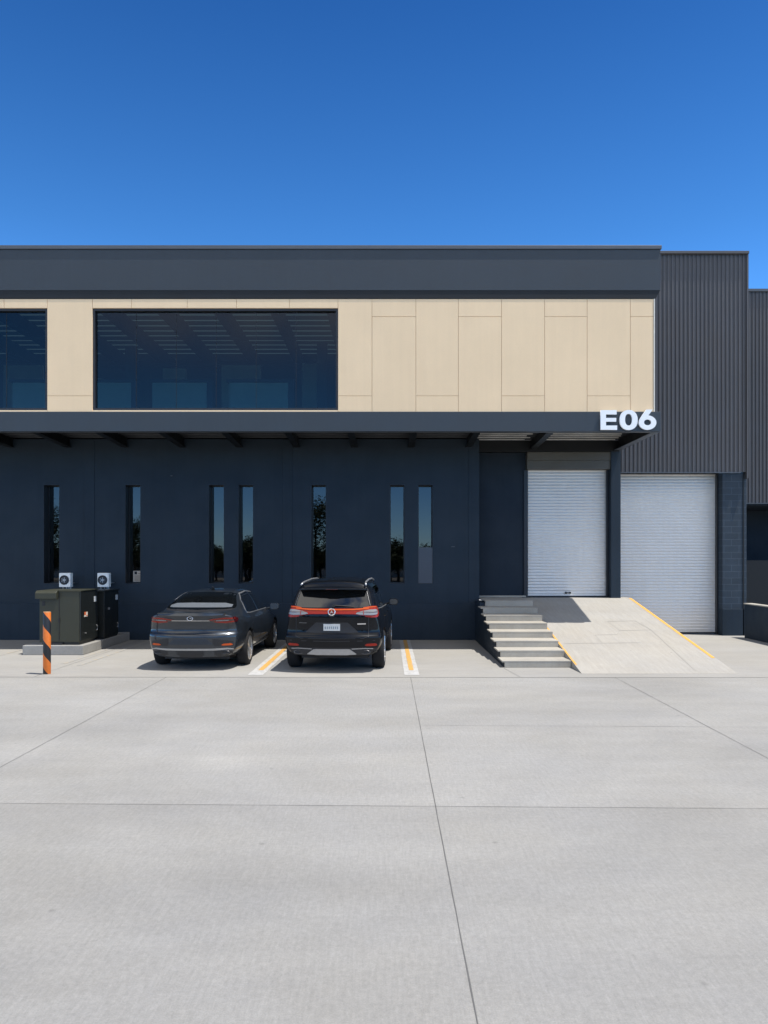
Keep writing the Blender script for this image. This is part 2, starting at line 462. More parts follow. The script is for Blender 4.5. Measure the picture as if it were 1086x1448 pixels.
def ground_line(x0, x1, y0, y1, m, z):
    g = MB()
    n = 30
    L = []
    for i in range(n + 1):
        y = y0 + (y1 - y0) * i / n
        L.append((g.bm.verts.new((x0 + random.uniform(-.004, .004), y, z)), g.bm.verts.new((x1 + random.uniform(-.004, .004), y, z))))
    for (a, b), (c, d) in zip(L, L[1:]): g.bm.faces.new((a, b, d, c))
    tag(g.obj('parking_line', m, fix=False), kind='structure')
ground_line(.30, .565, 13.2, 18.75, M['white_line'], .008)
ground_line(.395, .485, 13.75, 18.75, M['yellow_line'], .012)
ground_line(-2.49, -2.215, 13.2, 18.75, M['white_line'], .008)
ground_line(-2.40, -2.30, 13.75, 18.75, M['yellow_line'], .012)
ground_line(-6.02, -5.93, 14.4, 18.75, M['ghost_line'], .008)
ground_line(-6.42, -6.33, 14.6, 18.75, M['ghost_line'], .008)
ground_line(-8.35, -8.25, 14.2, 18.75, M['ghost_line'], .008)

# ------------------------------------------------------------------ main building
B = empty('warehouse_building', (0, 18.85, 0), 'dark slate two-storey warehouse with beige upper panels, long dark windows and overhanging canopy', 'building')
XL = -15.0
WY = 18.85
slots = [(-8.73, -8.33), (-6.66, -6.27), (-4.54, -4.15), (-3.79, -3.41), (-1.94, -1.56), (.055, .435), (.775, 1.15)]
ZS, ZT = 1.43, 3.94
lw = MB()
wall_holes(lw, XL, 2.32, 0, 5.1, WY, WY + .34, [(a, b, ZS, ZT) for a, b in slots])
lw.obj('ground_floor_wall', M['navy'], B)
# faint vertical column strips cast with the wall
boxes('wall_rib', [(a, b, WY - .012, WY + .05, .93, 5.08) for a, b in ((-7.70, -7.44), (-2.66, -2.42), (2.06, 2.325))], M['navy'], B, .004)
pl = MB(); pl.box(XL, 2.34, WY - .04, WY + .1, 0, .935); pl.obj('plinth', M['navy_plinth'], B, bevel=.008)
# room behind the ground-floor windows
rm = MB()
rm.box(XL, 2.3, 25.0, 25.2, 0, 5.3)
rm.box(XL - .2, XL, WY, 25.2, 0, 5.3)
rm.box(2.1, 2.3, 19.2, 25.0, 0, 5.1)
rm.obj('ground_floor_partition', M['interior_dark'], B)
fl = MB(); fl.box(XL, 2.1, 19.2, 25.0, .02, .05); fl.obj('ground_floor_slab', M['interior_dark'], B)

def slot_window(i, a, b):
    f = MB(); t = .028; y0, y1 = WY + .25, WY + .31
    f.box(a + .002, a + t, y0, y1, ZS, ZT); f.box(b - t, b - .002, y0, y1, ZS, ZT)
    f.box(a + t, b - t, y0, y1, ZT - t, ZT - .002); f.box(a + t, b - t, y0, y1, ZS + .002, ZS + t)
    fo = f.obj('window_frame', M['frame'], B)
    lin = MB(); lt = .008      # black metal lining of the deep reveal
    lin.box(a + .0005, a + lt, WY + .004, y0 - .002, ZS + lt, ZT - lt); lin.box(b - lt, b - .0005, WY + .004, y0 - .002, ZS + lt, ZT - lt)
    lin.box(a + .0005, b - .0005, WY + .004, y0 - .002, ZT - lt, ZT - .0005); lin.box(a + .0005, b - .0005, WY + .004, y0 - .002, ZS + .0005, ZS + lt)
    lin.obj('reveal_lining', M['frame'], fo)
    p = MB(); p.poly([(a + t, WY + .28, ZS + t), (b - t, WY + .28, ZS + t), (b - t, WY + .28, ZT - t), (a + t, WY + .28, ZT - t)])
    p.obj('pane', M['slotglass'], fo, fix=False)
    return fo
sw = [slot_window(i, a, b) for i, (a, b) in enumerate(slots)]
# paper notice behind the second slot window
nx, ny, nz = -6.55, WY + .272, 1.47
n_ = MB(); n_.box(nx, nx + .27, ny - .002, ny, nz, nz + .28)
no = n_.obj('paper_notice', M['paper'], sw[1])
n_ = MB(); n_.box(nx + .035, nx + .10, ny - .004, ny - .0025, nz + .19, nz + .262, 1)
for k in range(5):
    n_.box(nx + .03, nx + random.uniform(.19, .24), ny - .004, ny - .0025, nz + .025 + k * .03, nz + .037 + k * .03)
n_.box(nx + .125, nx + .24, ny - .004, ny - .0025, nz + .20, nz + .215)
n_.obj('print', [M['paper_mark'], M['black']], no)
# film over the lower half of the seventh slot window
a, b = slots[6]
f_ = MB(); f_.box(a + .002, b - .002, WY + .02, WY + .026, ZS + .01, 2.35)
f_.obj('window_film', painted('grey_window_film', (.055, .062, .078), .35, .06, 2, 0), sw[6])
for (mx, mz, ww) in ((-5.51, 4.16, .05), (1.62, 2.36, .09)):
    q = MB(); q.box(mx, mx + ww, WY - .012, WY, mz, mz + .018); q.obj('wall_tag', M['edge'], B)

# ---- upper storey
UY = 16.418
UZ0, UZ1 = 5.315, 7.812
WB, WT = 5.355, 7.608
wins = [(-13.0, -7.527, WB, WT), (-6.526, -1.095, WB, WT)]
bk = MB(); wall_holes(bk, XL, 5.88, UZ0, 8.88, UY + .022, UY + .22, wins); bk.obj('upper_wall', M['joint_back'], B)
pn = MB(); gp = .004
def panel(x0, x1, z0, z1): pn.box(x0 + gp, x1 - gp, UY, UY + .0215, z0 + gp, z1 - gp)
ZJH, ZJL = 7.42, 5.668
cols = [-1.095, -.344, .626, 1.565, 2.52, 3.474, 4.413, 5.368, 5.884]
for i, (x0, x1) in enumerate(zip(cols, cols[1:])):
    zj = ZJL if i % 2 == 0 else ZJH
    panel(x0, x1, UZ0, zj); panel(x0, x1, zj, UZ1)
panel(-7.527, -6.526, UZ0, ZJL); panel(-7.527, -6.526, ZJL, UZ1)
tops = [-13.0, -11.9, -10.8, -9.7, -8.48, -7.527]
for x0, x1 in zip(tops, tops[1:]): panel(x0, x1, WT, UZ1)
tops = [-6.526, -5.66, -4.43, -3.34, -2.17, -1.095]
for x0, x1 in zip(tops, tops[1:]): panel(x0, x1, WT, UZ1)
for w0 in wins: panel(w0[0], w0[1], UZ0 - .003, WB)
panel(XL, -13.0, UZ0, UZ1)
pn.obj('beige_cladding', M['beige'], B, bevel=.0025)
tr = MB(); tr.box(5.886, 5.906, UY - .012, UY + .2, UZ0 + .002, UZ1 - .002); tr.obj('corner_trim', M['white_trim'], B)

for (x0, x1, z0, z1) in wins:
    f = MB(); t = .05; y0, y1 = UY + .025, UY + .16
    f.box(x0 + .003, x0 + t, y0, y1, z0 + .003, z1 - .003); f.box(x1 - t, x1 - .003, y0, y1, z0 + .003, z1 - .003)
    f.box(x0 + t, x1 - t, y0, y1, z1 - t, z1 - .003); f.box(x0 + t, x1 - t, y0, y1, z0 + .003, z0 + t)
    for k in range(1, 6):       # butt-glazed joints
        xx = x0 + t + (x1 - x0 - 2 * t) * k / 6
        f.box(xx - .003, xx + .003, UY + .09, UY + .11, z0 + t, z1 - t)
    fo = f.obj('window', M['frame'], B)
    p = MB(); p.poly([(x0 + t, UY + .1, z0 + t), (x1 - t, UY + .1, z0 + t), (x1 - t, UY + .1, z1 - t), (x0 + t, UY + .1, z1 - t)])
    p.obj('pane', M['upglass'], fo, fix=False)

# upper room: floor, walls, roof with rooflight strips, joists, white partitions
fl = MB(); fl.box(XL, 5.77, UY + .24, 25.0, 5.275, 5.345); fl.obj('upper_floor', M['interior_floor'], B)
rw = MB()
rw.box(XL, 5.77, 24.6, 24.8, 5.35, 8.664)
rw.box(XL - .2, XL, 16.5, 24.8, 5.1, 8.6)
rw.obj('upper_back_wall', M['interior_dark'], B)
rf = MB(); rl = MB()
yy = 16.67; k = 0
while yy < 24.5:
    rf.box(XL, 5.77, yy, yy + .38, 8.60, 8.66)
    if 18.6 < yy < 23.4: rl.box(XL, 5.77, yy + .385, yy + .465, 8.61, 8.615)
    else: rf.box(XL, 5.77, yy + .382, yy + .468, 8.60, 8.66)
    yy += .47
rf.obj('roof', M['roof'], B); rl.obj('rooflight', M['rooflight'], B)
jl = []
x = XL + .7
while x < 5.5:
    jl.append((x, x + .22, 17.4, 24.5, 8.22, 8.58)); x += 1.42
for yv in (20.5, 23.4):
    jl.append((XL, 5.7, yv, yv + .10, 8.12, 8.2))
rf2 = MB(); rf2.box(XL, 5.77, 24.3, 24.8, 8.665, 8.70); rf2.obj('roof', M['roof'], B)
boxes('roof_joist', jl, M['joist'], B)
ipl = []
# pale partitions, full height pieces near the back and low screens in front of them
for (x0, x1, y, z1) in ((-11.8, -10.6, 22.8, 8.0), (-9.3, -8.75, 22.8, 7.6), (-6.9, -6.2, 22.8, 7.9), (-5.1, -3.9, 22.8, 8.0), (-2.6, -2.05, 22.6, 8.0), (-1.55, -1.15, 22.6, 7.9), (-.85, .4, 22.6, 8.0), (1.5, 3.2, 22.8, 7.5)):
    ipl.append((x0, x1, y, y + .1, 5.35, z1))
for (x0, x1, y, z1) in ((-13, -10.9, 20.2, 6.85), (-10.2, -9.1, 20.2, 6.85), (-8.3, -6.95, 20.2, 6.85), (-6.4, -4.9, 20.2, 6.85), (-4.3, -2.7, 20.2, 6.85)):
    ipl.append((x0, x1, y, y + .08, 5.35, z1))
boxes('interior_partition', ipl, M['interior'], B)
for (x0, x1, z1) in ((-13, -10.9, 6.85), (-10.2, -9.1, 6.85), (-8.3, -6.95, 6.85), (-6.4, -4.9, 6.85), (-4.3, -2.7, 6.85)):
    q = MB(); q.box(x0 - .06, x1 + .16, 20.1, 20.34, z1 + .002, z1 + .07); q.box(x1 + .005, x1 + .16, 20.12, 20.32, 5.35, z1); q.obj('interior_counter', M['joist'], B)
boxes('interior_column', [(x0, x0 + .28, y0, y0 + .28, 5.35, 8.2) for x0, y0 in ((-2.0, 21), (-1.35, 21.5), (-7.6, 21.5))], M['joist'], B)

# roof fascia
fa = MB(); fa.box(XL, 6.03, 16.40, 16.438, 7.995, 8.90); fa.box(5.985, 6.03, 16.439, 24.8, 8.0, 8.90); fa.obj('roof_fascia', M['fascia'], B, bevel=.008)
fc = MB(); fc.box(XL, 6.05, 16.375, 16.95, 8.903, 8.985); fc.obj('roof_cap', M['edge'], B, bevel=.006)
sf = MB(); sf.prism([(XL, 7.815), (5.925, 7.815), (6.02, 7.992), (XL, 7.992)], 'y', 16.410, 16.4385); sf.obj('fascia_shade_band', M['fascia_dark'], B)  # dark strip with tapered end stands in for the shaded fascia underside
sd = MB(); sd.box(5.78, 5.885, 16.66, 25, 5.32, 8.9); sd.obj('upper_side_wall', M['fascia_dark'], B)

# canopy: front fascia, end fascia, beams, ribbed deck
cf = MB(); cf.box(XL, 6.03, 16.40, 16.47, 4.88, 5.315); cf.obj('canopy_fascia', M['fascia'], B, bevel=.006)
ce = MB(); ce.box(5.95, 6.03, 16.473, 19.18, 4.885, 5.31); ce.obj('canopy_end_fascia', M['fascia_dark'], B, bevel=.004)
cl = MB(); cl.box(5.86, 6.028, 16.475, 19.18, 4.868, 4.882); cl.box(XL, 5.94, 16.473, 16.56, 4.878, 4.892); cl.obj('canopy_flange', M['edge'], B)
for bx in (-13.9, -12.45, -11.0, -9.55, -8.1, -6.65, -5.2, -3.75, -2.3, -.84, .60, 2.06, 3.75):
    bm_ = MB(); bm_.prism([(16.475, 5.0), (18.84 if bx < 2 else 19.18, 4.90), (18.84 if bx < 2 else 19.18, 5.13), (16.475, 5.13)], 'x', bx - .04, bx + .04)
    bm_.prism([(16.475, 4.985), (18.84 if bx < 2 else 19.18, 4.885), (18.84 if bx < 2 else 19.18, 4.898), (16.475, 4.998)], 'x', bx - .08, bx + .08)
    bm_.obj('canopy_beam', M['fascia_dark'], B)
def deck(x0, x1, y0, y1, m):
    d = MB(); y = y0; prof = []
    while y < y1:
        prof += [(y, 5.135), (y + .11, 5.135), (y + .135, 5.19), (y + .215, 5.19)]
        y += .24
    for (ya, za), (yb, zb) in zip(prof, prof[1:]):
        d.poly([(x0, ya, za), (x1, ya, za), (x1, yb, zb), (x0, yb, zb)])
    d.obj('canopy_deck', m, B, fix=False)
deck(XL, 2.06, 16.48, 18.9, M['deck'])
deck(2.06, 5.94, 16.48, 19.3, M['deck'])
for k in range(9):
    yb = 16.75 + k * .29
    for xa, xb in ((2.16, 3.66), (3.84, 5.85)):
        q = MB(); q.box(xa + random.uniform(0, .12), xb - random.uniform(0, .2), yb, yb + .045, 5.120, 5.134); q.obj('deck_rib', M['galv'], B)
sk = MB(); sk.box(XL, 5.94, 16.48, 25, 5.21, 5.27); sk.obj('floor_slab', M['fascia_dark'], B)

# recess with roller door
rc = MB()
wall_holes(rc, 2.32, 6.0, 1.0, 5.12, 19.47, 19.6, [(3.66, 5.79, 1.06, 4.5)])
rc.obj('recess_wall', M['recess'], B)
rb = MB(); rb.box(2.33, 6.0, 19.19, 19.44, 4.83, 5.12); rb.obj('door_lintel', M['fascia_dark'], B, bevel=.004)
pc = MB(); pc.box(5.78, 6.03, 19.2, 19.46, .98, 4.86); pc.obj('pillar', M['navy'], B, bevel=.006)
boxes('door_frame', [(3.57, 3.665, 19.42, 19.466, 1.06, 4.38), (5.72, 5.778, 19.40, 19.466, 1.06, 4.38)], M['frame'], B)

def shutter(name, x0, x1, y, z0, z1, pitch, parent, lock=None):
    d = MB(); n = round((z1 - z0 - .07) / pitch); pitch = (z1 - z0 - .07) / n
    prof = []
    zb = z0 + .07
    for i in range(n):
        for t in (0, .12, .3, .5, .7, .88):
            bul = math.sin(math.pi * min(1, t / .88)) ** .7 if t else 0
            prof.append((y - .018 * bul, zb + (i + t) * pitch))
    prof.append((y, z1))
    for (ya, za), (yb, zb_) in zip(prof, prof[1:]):
        d.poly([(x0, ya, za), (x1, ya, za), (x1, yb, zb_), (x0, yb, zb_)])
    bmesh.ops.remove_doubles(d.bm, verts=d.bm.verts, dist=.0005)
    o = d.obj(name, M['shutter'], parent, fix=False)
    o.data.polygons.foreach_set('use_smooth', [True] * len(o.data.polygons))
    bb = MB(); bb.box(x0, x1, y - .03, y + .02, z0 + .03, z0 + .075); bb.obj('bottom_bar', M['shutter'], o, bevel=.004)
    rb = MB(); rb.box(x0, x1, y - .022, y + .01, z0 - .01, z0 + .029); rb.obj('bottom_seal', M['black'], o)
    if lock:
        q = MB()
        q.cyl((lock - .05, y - .055, z0 + .11), (lock - .05, y - .01, z0 + .11), .028); q.box(lock - .03, lock + .04, y - .045, y - .01, z0 + .10, z0 + .122)
        q.cyl((lock + .06, y - .055, z0 + .11), (lock + .06, y - .01, z0 + .11), .024); q.obj('lock', M['black'], o)
    boxes('guide_rail', [(x0 - .05, x0 + .012, y - .05, y - .03, z0, z1), (x1 - .012, x1 + .05, y - .05, y - .03, z0, z1)], M['frame'], o)
    return o
shutter('roller_door', 3.67, 5.775, 19.52, 1.06, 4.42, .081, B, 4.73)
sb = MB(); sb.box(3.62, 5.80, 19.25, 19.465, 4.385, 4.615); sb.box(3.62, 5.80, 19.235, 19.465, 4.618, 4.826); sb.obj('shutter_box', M['shutter_box'], B, bevel=.006)

# ---- sign
SG = empty('building_sign', (4.69, 16.39, 4.91), 'white E06 letters standing off the slate canopy edge', 'sign')
def letter(name, splines):
    cu = bpy.data.curves.new('l', 'CURVE'); cu.dimensions = '2D'; cu.fill_mode = 'BOTH'; cu.extrude = .022; cu.bevel_depth = .001
    for pts in splines:
        sp = cu.splines.new('POLY'); sp.points.add(len(pts) - 1); sp.use_cyclic_u = True
        for p, q in zip(sp.points, pts): p.co = (q[0], q[1], 0, 1)
    o = bpy.data.objects.new('tmp', cu); COL.objects.link(o); bpy.context.view_layer.update()
    me = bpy.data.meshes.new_from_object(o.evaluated_get(bpy.context.evaluated_depsgraph_get()))
    bpy.data.objects.remove(o); me.name = name
    me.transform(Matrix.Translation((0, 16.355, 0)) @ Matrix.Rotation(R(90), 4, 'X'))
    me.materials.clear()
    lo = link_mesh(name, me, M['letter'], SG)
    return lo
def zp(px, py):      # sign drawing units to metres
    return (4.688 + (px - 80) * .001726, 5.335 - (py - 178) * .001705)
def ell(cx, cy, rx, ry, n=40, p=1.0):
    out = []
    for i in range(n):
        a = 2 * math.pi * i / n; c, s = math.cos(a), math.sin(a)
        out.append(zp(cx + rx * math.copysign(abs(c) ** p, c), cy + ry * math.copysign(abs(s) ** p, s)))
    return out
letter('letter', [[zp(*p) for p in ((80, 178), (284, 178), (284, 232), (148, 232), (148, 278), (278, 278), (278, 325), (148, 325), (148, 376), (290, 376), (290, 430), (80, 430))]])
letter('letter', [ell(438, 304, 114, 128, 48, .9), ell(437, 300, 46, 76, 40, .9)])
o6 = [(742, 170), (664, 170), (618, 232), (588, 278), (572, 312), (568, 340)]
for i in range(1, 29):
    a = math.pi - math.pi * 1.42 * i / 28
    o6.append((679 + 111 * math.cos(a), 338 + 92 * (-math.sin(a)) * -1 if False else 338 + 92 * math.sin(a)))
o6 += [(700, 247), (688, 246)]
letter('letter', [[zp(*p) for p in o6], ell(679, 335, 47, 38, 32)])

# ------------------------------------------------------------------ ramp, stairs
ST = empty('concrete_staircase', (2.83, 14.1, 0), 'grey concrete steps with overhanging treads and dark painted side, left of the ramp', 'stairs')
r, tdp, y0 = .1325, .53, 14.1
bs = MB()
prof = [(18.79, 0.005)]
prof = [(y0 + .05, .006)]
for i in range(8):
    yf = y0 + .05 + tdp * i
    prof += [(yf, r * (i + 1) - .05), (y0 + .05 + tdp * (i + 1) if i < 7 else 18.80, r * (i + 1) - .05)]
prof += [(18.80, .006)]
bs.prism(prof, 'x', 2.215, 3.47); bs.obj('stair_side', M['navy_plinth'], ST)
for i in range(8):
    yf = y0 + tdp * i
    sx = MB()
    x1 = 3.49
    z0 = r * i if i else .006
    # each step: a tread slab and its riser face
    yb = y0 + tdp * (i + 1) + .03 if i < 7 else 19.46
    sx.box(2.225 if i < 7 else 2.345, x1, yf, yf + .05, z0 + .001, r * (i + 1) - .028)
    sx.box(2.175 if i < 7 else 2.345, x1, yf - .002, yb, r * (i + 1) - .0275, r * (i + 1))
    sx.obj('step', M['conc_step'], ST, bevel=.002)
cu = MB(); cu.box(2.345, 3.6, 19.30, 19.468, 1.062, 1.10); cu.obj('landing_kerb', M['conc_step'], ST, bevel=.006)

RP = empty('concrete_ramp', (4.9, 13.36, 0), 'pale concrete loading ramp with yellow edge lines rising to the roller door', 'ramp')
ry0, ry1, rz = 13.36, 19.17, 1.045
rs = MB(); rs.prism([(ry0, .0055), (ry1, rz), (19.64, rz), (19.64, .0055)], 'x', 3.495, 6.30); rs.obj('ramp_slab', M['conc_ramp'], RP)
def on_ramp(y, dz=.004): return (y - ry0) / (ry1 - ry0) * (rz - .0055) + .0055 + dz
for (xa, xb, ys, m, name) in ((3.50, 3.535, 13.85, 'ramp_line', 'edge_line'), (6.225, 6.29, 14.25, 'ramp_line', 'edge_line')):
    q = MB(); n = 40; L = []
    for i in range(n + 1):
        y = ys + (ry1 - ys) * i / n
        L.append((q.bm.verts.new((xa + random.uniform(-.004, .004), y, on_ramp(y))), q.bm.verts.new((xb + random.uniform(-.004, .004), y, on_ramp(y)))))
    for (a_, b_), (c_, d_) in zip(L, L[1:]): q.bm.faces.new((a_, b_, d_, c_))
    q.obj(name, M[m], RP, fix=False)
ck = MB()
def rline(pts, wd=.012):
    for (xa, ya), (xb, yb) in zip(pts, pts[1:]):
        d = Vector((xb - xa, yb - ya)).normalized(); p = Vector((-d.y, d.x)) * wd / 2
        c = [(xa - p.x, ya - p.y), (xb - p.x, yb - p.y), (xb + p.x, yb + p.y), (xa + p.x, ya + p.y)]
        ck.poly([(x, y, on_ramp(y, .0035)) for x, y in c])
rline([(5.0, 16.9), (5.65, 16.95), (5.75, 16.2), (5.05, 16.15), (5.0, 16.9)], .014)
rline([(3.6, 15.2), (4.4, 15.22), (5.2, 15.25)], .012)
rline([(4.4, 15.22), (4.42, 15.8), (4.9, 15.85), (5.05, 16.15)], .010)
rline([(5.6, 13.5), (5.75, 16.2)], .010)
ck.obj('slab_crack', M['crack'], RP, fix=False)

# ------------------------------------------------------------------ ribbed warehouse to the right
W2 = empty('ribbed_warehouse', (7.8, 19.8, 0), 'tall charcoal ribbed metal warehouse with wide roller door, beside the beige-panelled building', 'building')
def ribbed(name, x0, x1, y, z0, z1, parent, pitch=.1115, dep=.025):
    d = MB(); prof = []; x = x0
    while x < x1 - .001:
        for dx, dy in ((0, 0), (.040, 0), (.056, dep), (.0955, dep)):
            if x + dx <= x1: prof.append((x + dx, y - dep + dy))
        x += pitch
    prof.append((x1, y - dep))
    for (xa, ya), (xb, yb) in zip(prof, prof[1:]):
        d.poly([(xa, ya, z0), (xb, yb, z0), (xb, yb, z1), (xa, ya, z1)])
    return d.obj(name, M['cladding'], parent, fix=False)
ribbed('ribbed_wall', 5.9, 9.55, 19.80, 4.37, 10.16, W2)
sh = MB(); sh.box(5.9, 9.54, 19.81, 19.84, 4.42, 10.1); sh.box(9.50, 9.53, 19.845, 24.0, 0, 10.1); sh.obj('wall_core', M['fascia_dark'], W2)
cp = MB(); cp.box(5.9, 9.60, 19.70, 20.0, 10.163, 10.235); cp.box(9.553, 9.60, 19.74, 19.98, 4.2, 10.16); cp.obj('edge_flashing', M['cladding'], W2, bevel=.004)
bf = MB(); bf.box(6.035, 9.40, 19.755, 19.83, 4.345, 4.367); bf.obj('bottom_flashing', M['edge'], W2)
shutter('roller_door', 5.95, 8.955, 20.27, .03, 4.40, .083, W2)
pr = MB(); pr.box(8.96, 9.60, 19.86, 20.4, .72, 4.343); pr.obj('block_pier', M['block'], W2)
pb = MB(); pb.box(8.955, 9.63, 19.845, 20.4, 0, .718); pb.obj('pier_base', M['navy_plinth'], W2, bevel=.008)
boxes('door_frame', [(8.93, 8.957, 20.12, 20.24, .02, 4.34), (5.9, 8.93, 20.0, 20.1, 4.345, 4.5)], M['frame'], W2)
lf = MB(); lf.box(6.31, 6.36, 19.6, 20.3, 0, 1.0); lf.obj('side_jamb', M['recess'], W2)

W3 = empty('rear_warehouse', (14, 22.8, 0), 'farther ribbed warehouse at right edge above dark loading bay', 'building')
ribbed('ribbed_wall', 9.3, 18.0, 22.8, 3.77, 10.24, W3)
boxes('edge_flashing', [(9.3, 18, 22.72, 22.9, 10.245, 10.32), (9.3, 18, 22.72, 22.82, 3.74, 3.766)], M['edge'], W3)
q = MB(); q.box(9.3, 18, 22.82, 22.95, 3.70, 10.2); q.box(9.3, 18, 25.5, 25.6, 0, 3.9); q.box(18, 18.2, 22.7, 25.6, 0, 10.2); q.box(9.3, 18, 22.96, 25.5, 3.70, 3.80); q.obj('bay_wall', M['recess'], W3)
q = MB(); q.box(9.66, 17.9, 23.6, 23.7, .05, 2.0); q.obj('bay_door', simple('black_bay_door', (.006, .0065, .007), .6), W3)

DW = empty('dock_wall', (9.4, 18, 0), 'low dark wall with pale concrete top running out beside the block pier', 'wall')
q = MB(); q.box(9.30, 9.50, 12.5, 19.35, .005, .875); q.obj('wall_body', M['navy_plinth'], DW, bevel=.006)
q = MB(); q.box(9.285, 9.515, 12.48, 19.37, .877, .905); q.obj('coping', M['conc_step'], DW, bevel=.004)

# ------------------------------------------------------------------ transformer pad, cabinets, wall units, bollard
PD = MB(); PD.box(-7.82, -6.52, 15.9, 18.78, .005, .21)
pad = PD.obj('equipment_pad', M['conc_pad'], None, bevel=.012)
tag(pad, 'low concrete plinth carrying the two dark utility cabinets', 'plinth')
CB = empty('utility_cabinet', (-7.05, 16.0, .21), 'olive green utility cabinet with sloping hood on the front of the concrete plinth', 'cabinet', 'utility cabinets on the plinth')
q = MB(); q.box(-7.50, -6.64, 16.0, 16.95, .27, 1.365); q.obj('cabinet_body', M['olive'], CB, bevel=.008)
q = MB(); q.box(-7.45, -6.66, 16.03, 16.92, .212, .268); q.obj('cabinet_base', M['olive_dark'], CB)
q = MB(); q.box(-6.637, -6.612, 16.005, 16.945, .29, 1.36); sp_ = q.obj('side_door', M['olive_dark'], CB, bevel=.004)
q = MB(); q.prism([(15.90, 1.21), (15.90, 1.33), (15.96, 1.385), (16.97, 1.385), (16.97, 1.37), (15.995, 1.368), (15.995, 1.21)], 'x', -7.55, -7.10)
q.prism([(15.99, 1.345), (15.985, 1.388), (16.975, 1.388), (16.975, 1.367), (16.0, 1.366)], 'x', -7.098, -6.60); q.obj('hood', M['olive'], CB, bevel=.004)
q = MB(); q.box(-7.075, -7.066, 15.992, 16.0, .30, 1.34); q.box(-7.085, -7.058, 15.98, 15.999, .70, .80); q.obj('door_seam', M['black'], CB)
boxes('vent', [(-7.44, -7.38, 15.992, 16.0, 1.06, 1.15), (-7.30, -7.0, 15.985, 15.999, .215, .262)], M['black'], CB)
q = MB(); q.box(-6.612, -6.606, 16.72, 16.84, 1.10, 1.22); q.obj('sticker', M['plate'], CB)
q = MB(); q.box(-6.612, -6.606, 16.18, 16.36, .80, .90, 0); q.box(-6.612, -6.605, 16.18, 16.27, .84, .905, 1); q.box(-6.606, -6.603, 16.28, 16.35, .815, .835, 1); q.obj('warning_sticker', [M['paper'], M['sticker_orange']], CB)
q = MB(); q.tube([(-6.60, 16.82, .45), (-6.575, 16.82, .46), (-6.575, 16.82, .56), (-6.60, 16.82, .57)], .008); q.obj('handle', M['silver'], CB); q = MB(); q.cyl((-6.61, 16.25, .44), (-6.59, 16.25, .44), .014); q.obj('lock', M['silver'], CB)
CB2 = empty('utility_cabinet', (-6.95, 17.15, .21), 'near-black utility cabinet on the plinth behind the olive one', 'cabinet', 'utility cabinets on the plinth')
q = MB(); q.box(-7.45, -6.53, 17.12, 18.02, .25, 1.30); q.obj('cabinet_body', M['olive_dark'], CB2, bevel=.008)
q = MB(); q.box(-7.48, -6.515, 17.09, 18.05, 1.302, 1.335); q.obj('hood', M['olive_dark'], CB2, bevel=.004)
q = MB(); q.box(-7.43, -6.55, 17.15, 18.0, .212, .249); q.obj('cabinet_base', M['black'], CB2)
q = MB(); q.box(-6.53, -6.525, 17.83, 17.96, 1.08, 1.20); q.obj('sticker', M['plate'], CB2)
q = MB(); q.tube([(-6.53, 17.92, .42), (-6.505, 17.92, .43), (-6.505, 17.92, .52), (-6.53, 17.92, .53)], .008); q.obj('handle', M['silver'], CB2); q = MB(); q.cyl((-6.532, 17.4, .90), (-6.51, 17.4, .90), .03); q.obj('lock', M['silver'], CB2)

for i, (ux, lab) in enumerate(((-8.01, 'small white wall unit with dark round fan, above the olive cabinet'), (-7.06, 'small white wall unit with dark round fan, nearer the window with a notice'))):
    U = empty('wall_unit', (ux, 18.8, 1.36), lab, 'wall unit', 'white fan units on the wall')
    q = MB(); q.box(ux - .142, ux + .142, 18.42, 18.58, 1.36, 1.71); q.obj('casing', M['unit'], U, bevel=.012)
    q = MB(); q.lathe([(18.40, .085), (18.395, .105), (18.41, .118), (18.425, .118), (18.425, .085)], 'y', (ux - .01, 0, 1.535), 32); q.obj('fan_ring', M['black'], U, smooth=True)
    q = MB(); q.cyl((ux - .01, 18.424, 1.535), (ux - .01, 18.412, 1.535), .10, n=32); q.obj('fan_grille', simple('grille', (.03, .035, .045), .35), U)
    q = MB(); q.cyl((ux - .01, 18.412, 1.535), (ux - .01, 18.402, 1.535), .03, n=20)
    for k in range(5):
        a = 2 * math.pi * k / 5
        q.box(ux - .02 - .006 + .05 * math.cos(a), ux - .02 + .006 + .05 * math.cos(a), 18.405, 18.410, 1.535 + .05 * math.sin(a) - .02, 1.535 + .05 * math.sin(a) + .02)
    q.obj('fan_hub', M['silver'], U)
    q = MB()
    for dx in (-.10, -.01, .05, .09): q.cyl((ux + dx, 18.56, .95), (ux + dx, 18.56, 1.362), .014, n=10)
    q.box(ux - .14, ux + .14, 18.58, 18.846, 1.45, 1.46); q.obj('support_pipe', M['silver'], U)

BO = empty('bollard', (-6.10, 13.3, .0), 'round safety post wrapped in orange and black spiral stripes', 'bollard')
bl = MB(); bl.cyl((0, 0, .012), (0, 0, 1.115), .066, n=32)
post = bl.obj('post', M['bollard'], BO, bevel=.006, world=False)
post.data.polygons.foreach_set('use_smooth', [abs(p.normal.z) < .5 for p in post.data.polygons])
bl = MB(); bl.cyl((0, 0, 1.116), (0, 0, 1.123), .063, n=32); bl.obj('post_cap', simple('worn_orange_cap', (.55, .30, .14), .6), BO, world=False)
bl = MB(); bl.cyl((0, 0, .004), (0, 0, .013), .095, n=32); bl.obj('base_flange', M['conc_step'], BO, world=False)

# ------------------------------------------------------------------ cars
def interp(st, y):
    ys = [s[0] for s in st]
    if y <= ys[0]: return st[0][1:]
    for a, b in zip(st, st[1:]):
        if y <= b[0]:
            t = (y - a[0]) / (b[0] - a[0]); t = t
            return [p + (q - p) * t for p, q in zip(a[1:], b[1:])]
    return st[-1][1:]

